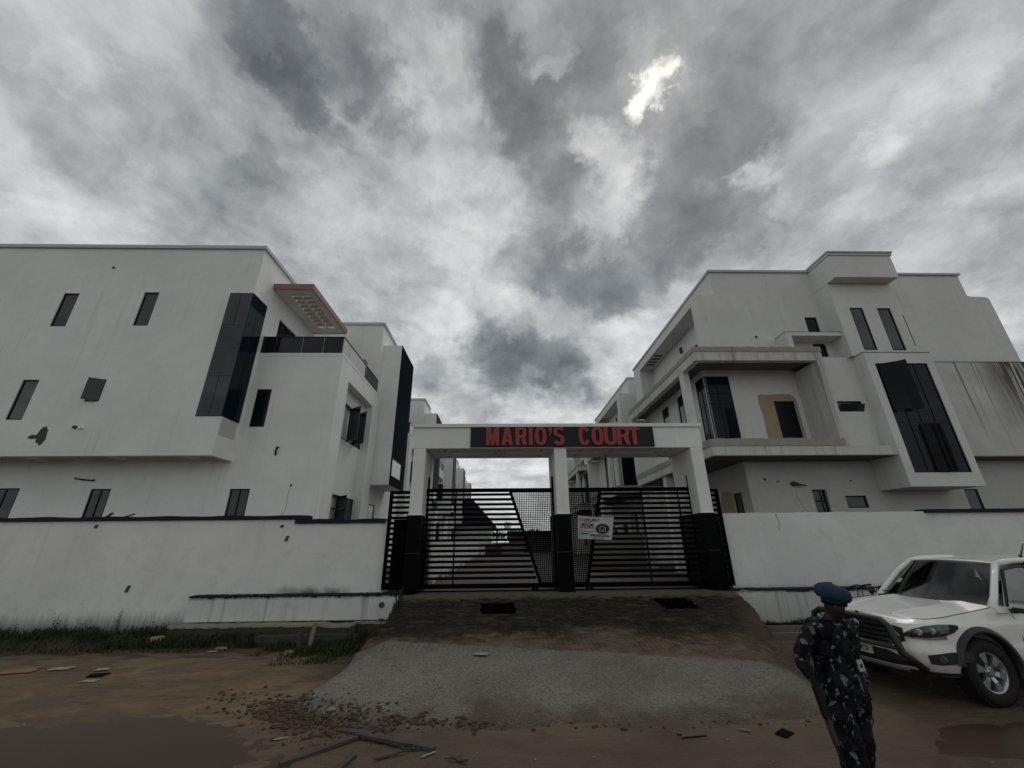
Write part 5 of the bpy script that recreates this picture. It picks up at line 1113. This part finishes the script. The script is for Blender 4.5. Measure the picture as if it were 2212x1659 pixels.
mk('belt', MB().grid([[(3.14+(.175)*math.cos(t), 4.44+.145*math.sin(t), z) for t in [2*math.pi*k/40 for k in range(41)]] for z in (.985, .988, 1.03, 1.033)]), black, pm, smooth=True)
col = MB()
for sd_ in (-1, 1):
    col.grid([[Vector((3.185+sd_*(.02+.065*t), 4.325+.09*t, 1.455+.04*t))+Vector((sd_*.0, -.015, -.0))*q+Vector((0, 0, -.055))*q for t in (0, .3, .6, 1.)] for q in (0, .5, 1.)])
mk('collar', col, camom, pm, fix=False)
for i, (p0, p1, p2) in enumerate((((3.0, 4.40, .13), (2.99, 4.31, .06), (2.98, 4.17, .04)), ((3.21, 4.59, .13), (3.22, 4.50, .06), (3.235, 4.36, .04)))):
    skinned('boot', [(*p0[:2], .26, .062), (*p0, .06), (*p1, (.055, .055)), (*p2, (.05, .04))], [(0, 1), (1, 2), (2, 3)], bootm, pm)
# beret
mb = MB(); rows = []; bc = Vector((3.24, 4.37, 1.685))
bu = Vector((.10, -.12, .985)).normalized(); bx_ = Vector((.98, -.15, -.10)).normalized(); by_ = bu.cross(bx_)
for r_, h_ in ((.090, -.075), (.099, -.065), (.101, -.045), (.125, -.035), (.145, -.008), (.150, .022), (.138, .055), (.105, .082), (.055, .097), (.001, .101)):
    rows.append([bc+(bx_*math.cos(t)*(1.0+(.06 if math.cos(t) < 0 else 0))+by_*math.sin(t)*.95)*r_*(1+.07*noise.noise(Vector((math.cos(t)*2, math.sin(t)*2, h_*20))))+bu*(h_+.008*noise.noise(Vector((math.cos(t)*3, math.sin(t)*3, h_*10)))+(-.012*math.cos(t))) for t in [2*math.pi*k/48 for k in range(49)]])
br = mk('beret', mb.grid(rows), beretm, pm, smooth=True)
mk('beret_band', MB().grid([[bc+(bx_*math.cos(t)+by_*math.sin(t)*.95)*r_+bu*h_ for t in [2*math.pi*k/40 for k in range(41)]] for r_, h_ in ((.092, -.082), (.1035, -.08), (.1035, -.06), (.096, -.058))]), black, br)
mk('beret_badge', MB().tube([bc+fdir*.092+bu*-.01+bx_*.05, bc+fdir*.104+bu*-.008+bx_*.05], .016, 10), silver, br)
mk('name_tape', MB().obox((2.985, 4.29, 1.335), (.96, -.20, .20), (.2, .96, 0), (-.18, 0, .98), .055, .006, .016), black, pm)
mk('shoulder_patch', MB().obox((2.925, 4.34, 1.395), (.8, -.5, .25), (.5, .82, 0), (-.2, 0, .98), .02, .012, .03), plain('patch_green', (.10, .13, .05), .8, .2, bs=0), pm)
idc = mk('identity_card', MB().obox((3.24, 4.262, 1.13), (.97, .12, .1), (-.12, .99, 0), (-.1, 0, .99), .029, .003, .045), platem, pm); mk('card_photo', MB().obox((3.241, 4.2575, 1.128), (.97, .12, .1), (-.12, .99, 0), (-.1, 0, .99), .012, .001, .015), inkm, idc)
mk('lanyard', MB().tube([(3.238, 4.262, 1.175), (3.235, 4.262, 1.25), (3.225, 4.275, 1.36)], .003, 5), black, idc)
mk('pocket_flap', MB().obox((3.05, 4.292, 1.275), (.96, -.25, 0), (.25, .96, 0), (0, 0, 1), .06, .008, .022), camom, pm, bevel=.004); mk('pocket_flap', MB().obox((3.265, 4.293, 1.275), (.97, .25, 0), (-.25, .97, 0), (0, 0, 1), .06, .008, .022), camom, pm, bevel=.004)
# rifle held muzzle down
rf = empty('rifle', (2.76, 4.2, .9), 'dark rifle held muzzle down in the right hand of the person', 'rifle')
ra, rb_ = Vector((2.745, 4.21, 1.0)), Vector((2.84, 4.20, .36)); rd = (rb_-ra).normalized(); rs = Vector((1, 0, 0)); rs = (rs-rd*rs.dot(rd)).normalized(); rt_ = rd.cross(rs)
def rp(t, a=0, b_=0): return ra+rd*t+rs*a+rt_*b_
mk('receiver', MB().obox(rp(.12), rd, rs, rt_, .12, .028, .02), gunm, rf, bevel=.004); mk('handguard', MB().obox(rp(.33), rd, rs, rt_, .09, .022, .02), woodm, rf, bevel=.006)
mk('barrel', MB().tube([rp(.42, .006), rp(.66, .006)], .009, 10), gunm, rf); mk('gas_tube', MB().tube([rp(.40, -.014), rp(.53, -.014)], .007, 8), gunm, rf); mk('front_sight', MB().obox(rp(.60, -.015), rd, rs, rt_, .01, .02, .006), gunm, rf)
mk('magazine', MB().tube([rp(.16, .03), rp(.20, .08), rp(.26, .12)], [.02, .02, .018], 4), gunm, rf); mk('pistol_grip', MB().tube([rp(.03, .02), rp(.0, .07)], .015, 6), gunm, rf)
mk('stock', MB().obox(rp(-.10, .004), rd, rs, rt_, .09, .015, .013), gunm, rf, bevel=.005)
# ================================================================== LOOSE THINGS ON THE GROUND
def gz(x, y):
    if 6.35 < y < 12.3 and lerp(y, XL) < x < lerp(y, XR): return rz(x, y)
    return gh(x, y)
def plank(label, a, b_, w_, h_, lift=(0, 0)):
    A = Vector((*a, gh(*a)+h_+lift[0])); Bq = Vector((*b_, gh(*b_)+h_+lift[1])); d = (Bq-A); L = d.length; d.normalize(); s_ = Vector((-d.y, d.x, 0)).normalized(); u = d.cross(s_)
    mb = MB(); n = 12; rows = []
    for k in range(n+1):
        t = k/n; c = A+d*L*t; ww = w_*(1+.12*noise.noise(Vector((t*4, a[0], 0)))); hh = h_*(1+.2*noise.noise(Vector((t*5, a[1], 2)))); e = .02*noise.noise(Vector((t*3, 0, a[0])))
        rows.append([c+s_*(x*ww+e)+u*(z*hh) for x, z in ((-1, -1), (-.9, 1), (.9, 1), (1, -1), (-1, -1))])
    mb.grid(rows); mb.poly(rows[0][:4]); mb.poly(rows[-1][:4]); return tag(mk('plank', mb, woodm), label, 'plank', 'dark planks in the mud')
plank('longest dark plank in the mud, right arm of the chevron shape', (-1.80, 6.24), (-.78, 5.82), .042, .018, (.015, 0))
plank('short flat plank piece capping the top of the chevron', (-2.05, 6.44), (-1.62, 6.30), .05, .012)
plank('dark plank in the mud, left arm of the chevron shape', (-2.41, 5.62), (-1.76, 6.17), .04, .016, (0, .01))
plank('short plank stub at the bottom edge of the photo', (-1.76, 5.40), (-1.66, 5.74), .045, .018)
for (x, y, r_, a, lb) in ((-1.23, 5.72, .22, .5, 'dark broken twig just right of the plank stub'), (-1.05, 5.85, .14, -.2, 'small dark stick beside the broken twig'), (-.5, 5.54, .12, 2.8, 'dead leafy twig in the mud below the long plank')):
    pts = [(x+r_*t*math.cos(a)+.02*math.sin(t*5), y+r_*t*math.sin(a), gh(x, y)+.02+.01*math.sin(t*4)) for t in (-1, -.4, .1, .6, 1)]
    tag(mk('twig', MB().tube(pts, [.012, .016, .014, .01, .005], 6).tube([pts[2], (x+.06, y+.09, .04)], [.01, .004], 5), woodm), lb, 'twig', 'twigs in the mud')
def litter(name, x, y, w_, h_, m_, label, cat='litter', seed=0, ang=0., crumple=.03, grp='litter on the ground'):
    rnd = random.Random(seed); N = 7; mb = MB(); z = gz(x, y)+.012; ca, sa = math.cos(ang), math.sin(ang); g = []
    for j in range(N):
        r_ = []
        for i in range(N):
            u, v = (i/(N-1)-.5), (j/(N-1)-.5); e = 1+.35*noise.noise(Vector((u*5+seed, v*5, 2))); a, b_ = u*w_*e, v*h_*e
            zz = z+crumple*abs(noise.noise(Vector((u*6+seed, v*6, 1))))*(1+rnd.random()*.4)+crumple*.1; r_.append((x+a*ca-b_*sa, y+a*sa+b_*ca, zz))
        g.append(r_)
    mb.grid(g); mb.grid([[(p[0], p[1], p[2]-.006) for p in r_] for r_ in g]); return tag(mk(name, mb, m_, fix=False), label, cat, grp)
litter('cloth_scrap', -9.1, 9.25, .55, .35, redcloth, 'faded red cloth scrap on the mud at the far left', 'cloth', 1, .3, .05)
litter('cloth_scrap', -9.6, 8.7, .35, .3, redcloth, 'smaller pink scrap at the left edge in front of the red cloth', 'cloth', 21, .1, .04)
litter('paper_scrap', -8.45, 9.38, .35, .2, paperm, 'pale paper scraps on the mud right of the red cloth', 'paper', 2, .2)
litter('plastic_bag', -7.6, 9.3, .2, .16, paperm, 'crumpled white plastic bag on the mud beside the black bag', 'plastic bag', 3, .4, .09)
litter('plastic_bag', -7.35, 8.92, .28, .2, black, 'crumpled black plastic bag on the mud beside the white bag', 'plastic bag', 4, .2, .07)
litter('paper_scrap', -7.18, 8.6, .24, .14, paperm, 'flat pale card lying in front of the black bag', 'paper', 5, .1)
litter('paper_scrap', -.38, 8.35, .26, .16, paperm, 'folded grey paper lying on the gravelly ramp foot', 'paper', 6, -.2, .03)
litter('foil_wrapper', -2.72, 6.25, .15, .04, foil, 'shiny foil wrapper left of the chevron planks', 'wrapper', 7, .4, .02)
litter('foil_wrapper', 3.0, 6.16, .13, .05, foil, 'shiny wrapper on the mud in front of the ramp near the person', 'wrapper', 8, -.5, .02)
litter('cardboard_piece', 2.3, 6.07, .30, .13, brownm, 'flat oval brown piece lying in the mud before the ramp', 'cardboard', 9, .1, .03)
litter('dead_leaves', 3.42, 6.05, .22, .14, black, 'clump of dark dead leaves on the mud left of the person', 'leaves', 10, .6, .06)
litter('plastic_strip', -.82, 5.72, .17, .03, paperm, 'pale twisted strip just below the end of the long plank', 'plastic strip', 11, .7, .03)
litter('plastic_bag', -6.4, 10.6, .18, .12, paperm, 'white scrap at the foot of the grass left of the stakes', 'plastic bag', 12, .2, .05)
litter('paper_scrap', -4.6, 9.9, .16, .05, paperm, 'thin pale scrap on the earth below the stakes', 'paper', 13, .6, .02)
def rock(mb, x, y, r_, z=None, fl=.6, seed=0):
    z = gz(x, y) if z is None else z; rnd = random.Random(seed); i = len(mb.v); P = []; kx, ky = .6+.8*rnd.random(), .6+.8*rnd.random()
    for a in range(3):
        for k in range(6):
            t = 2*math.pi*(k+.5*a)/6; el = (-.5, .15, .75)[a]; q = r_*(.75+.5*rnd.random()); P.append((x+kx*q*math.cos(t)*math.cos(el), y+ky*q*math.sin(t)*math.cos(el), z+r_*fl*math.sin(el)+r_*.2))
    P.append((x, y, z+r_*fl*1.05)); mb.v += P
    for a in range(2):
        for k in range(6): mb.f.append((i+a*6+k, i+a*6+(k+1) % 6, i+(a+1)*6+(k+1) % 6, i+(a+1)*6+k)); mb.m.append(mb.cur)
    for k in range(6): mb.f.append((i+12+k, i+12+(k+1) % 6, i+18)); mb.m.append(mb.cur)
rnd = random.Random(5); mb = MB()
path = [(-4.4, 7.7), (-3.4, 7.3), (-3.05, 7.15), (-2.7, 6.75), (-2.1, 6.75), (-1.5, 6.6), (-.9, 6.55), (0, 6.4), (2, 6.35), (3.8, 6.4)]
wts = [1.2, 3.2, 3.6, 3.4, 2.6, 1.4, .6, .45, .3]
for k in range(2600):
    i = rnd.choices(range(9), wts)[0]; t = rnd.random(); x = path[i][0]+(path[i+1][0]-path[i][0])*t+rnd.gauss(0, .20 if i < 5 else .1); y = path[i][1]+(path[i+1][1]-path[i][1])*t+rnd.gauss(0, .22 if i < 5 else .07)-.02
    y -= .12*(x > -2.9 and i < 5); rock(mb, x, y, .005+.03*rnd.random()**4, seed=k, fl=.7)
tag(mk('rubble', mb, stonem, fix=False), 'loose earth clods and gravel around the left foot of the ramp', 'rubble', kind='stuff')
mb = MB()
for k in range(2600):
    y = rnd.uniform(6.4, 8.6); xl, xr = lerp(y, XL), lerp(y, XR); x = rnd.uniform(xl, xr); rock(mb, x, y, .004+.011*rnd.random()**3, seed=k+9999, fl=.6)
for k in range(900): x, y = rnd.uniform(-9, 8), rnd.uniform(4.0, 11); rock(mb, x, y, .004+.014*rnd.random()**4, seed=k+555)
tag(mk('gravel', mb, curbm, fix=False), 'small pale gravel embedded in the ramp foot and scattered over the mud', 'gravel', kind='stuff')
for (x, y, r_, mm_, lb) in ((-8.25, 11.4, .2, bareplaster, 'tan rock at the left end of the drain edge in the grass'), (-6.3, 10.75, .09, curbm, 'grey stone at the foot of the grass by the drain'), (-3.4, 7.05, .07, stonem, 'largest brown clod left of the ramp foot'), (-2.95, 6.6, .06, stonem, 'dark clod just below the ramp corner'), (-1.95, 6.62, .055, stonem, 'rounded clod above the chevron planks'), (-2.35, 6.85, .06, curbm, 'grey broken concrete lump at the ramp edge'), (-4.6, 10.3, .1, curbm, 'pale rubble lump at the base of the stakes'), (-3.1, 11.9, .07, darkpatch, 'dark stone sitting on the drain ledge beside the ramp')):
    mb = MB(); rock(mb, x, y, r_, z=gz(x, y) if y < 11.5 else .36, seed=int(x*100)); tag(mk('stone', mb, mm_), lb, 'stone', 'single stones near the ramp')
def grass(name, label, boxes, m_, hmax=.2, wd_=.006):
    mb = MB(); rnd = random.Random(len(name))
    for (x0, x1, y0, y1, n, h_, zb_) in boxes:
        for k in range(n):
            x, y = rnd.uniform(x0, x1), rnd.uniform(y0, y1); dens_ = noise.noise(Vector((x*1.6, y*1.6, 4)))
            if dens_ < -.15 and rnd.random() < .75: continue
            z = max(gz(x, y), -.05) if zb_ is None else zb_; hh = h_*(.35+.9*rnd.random()**1.5)*(1+.6*dens_); a = rnd.random()*6.28; b_ = rnd.uniform(.1, .9)*hh; w_ = wd_*(.6+rnd.random()); c, s_ = math.cos(a), math.sin(a)
            p0, p1, p2 = (x, y, z), (x+c*b_*.35, y+s_*b_*.35, z+hh*.65), (x+c*b_, y+s_*b_, z+hh*(.95-.25*rnd.random()))
            i = len(mb.v); mb.v += [(p0[0]-s_*w_, p0[1]+c*w_, p0[2]), (p0[0]+s_*w_, p0[1]-c*w_, p0[2]), (p1[0]+s_*w_*.8, p1[1]-c*w_*.8, p1[2]), (p1[0]-s_*w_*.8, p1[1]+c*w_*.8, p1[2]), p2]; mb.f += [(i, i+1, i+2, i+3), (i+3, i+2, i+4)]; mb.m += [0, 0]
    return tag(mk(name, mb, m_, fix=False), label, 'grass', kind='stuff')
grass('grass', 'dark green grass along the foot of the left wall and the drain', [(-18, -8.2, 11.5, 12.35, 6500, .19, None), (-9.2, -5.4, 10.9, 11.6, 4200, .17, None), (-5.4, -2.5, 10.2, 11.0, 2200, .13, None), (-3.6, -2.5, 10.6, 11.6, 700, .30, None), (-4.6, -2.5, 9.4, 10.6, 1500, .10, None), (-12, -6, 10.6, 11.5, 1500, .1, None)], grassm, wd_=.008)
grass('grass', 'short green grass strip at the foot of the right plinth', [(6.3, 14, 11.66, 11.98, 3600, .16, .1)], grassm)
for o in (mk('verge_soil', MB().box(6.2, 14, 11.63, 11.995, -.1, .11), dirt),): tag(o, kind='structure')
mb = MB(); rnd = random.Random(77)   # thin dark weeds standing against the wall
for (x, y, n, h_) in ((-11.5, 12.2, 7, .55), (-9.85, 12.2, 6, .6), (-9.5, 12.1, 4, .4), (-10.8, 12.2, 5, .35), (-8.9, 12.2, 4, .3), (-12.6, 12.2, 4, .3), (-8.5, 12.1, 3, .35)):
    t = empty('weed', (x, y, 0), '', 'weed', 'tall weeds against the left wall'); t['label'] = {(-11.5): 'tallest weed clump left of the pair, against the left wall', (-9.85): 'tall thin weed in the middle of the left wall foot', (-9.5): 'smaller weed right beside the tall thin one', (-10.8): 'low weed between the two tall ones', (-8.9): 'low weed nearest the end of the plinth', (-12.6): 'leftmost small weed at the wall foot', (-8.5): 'thin weed beside the plinth corner'}[x]
    st_, lf = MB(), MB()
    for k in range(n):
        a, b_ = x+rnd.gauss(0, .09), y+rnd.gauss(0, .05); hh = h_*(.6+.5*rnd.random()); tip = (a+rnd.gauss(0, .05), b_, .08+hh); st_.tube([(a, b_, .02), ((a+tip[0])/2+.01, b_, .05+hh*.5), tip], [.004, .003, .0015], 4)
        for q in range(9):
            f = .25+.75*q/9; c = Vector((a+(tip[0]-a)*f, b_, .05+hh*f)); s_ = .022; d = Vector((rnd.gauss(0, 1), rnd.gauss(0, 1), rnd.gauss(0, .4))).normalized()*s_; e = d.orthogonal().normalized()*s_*.5; lf.quad(c, c+d+e, c+d*2, c+d-e)
    mk('stem', st_, grassm, t, fix=False); mk('leaves', lf, grassm, t, fix=False)
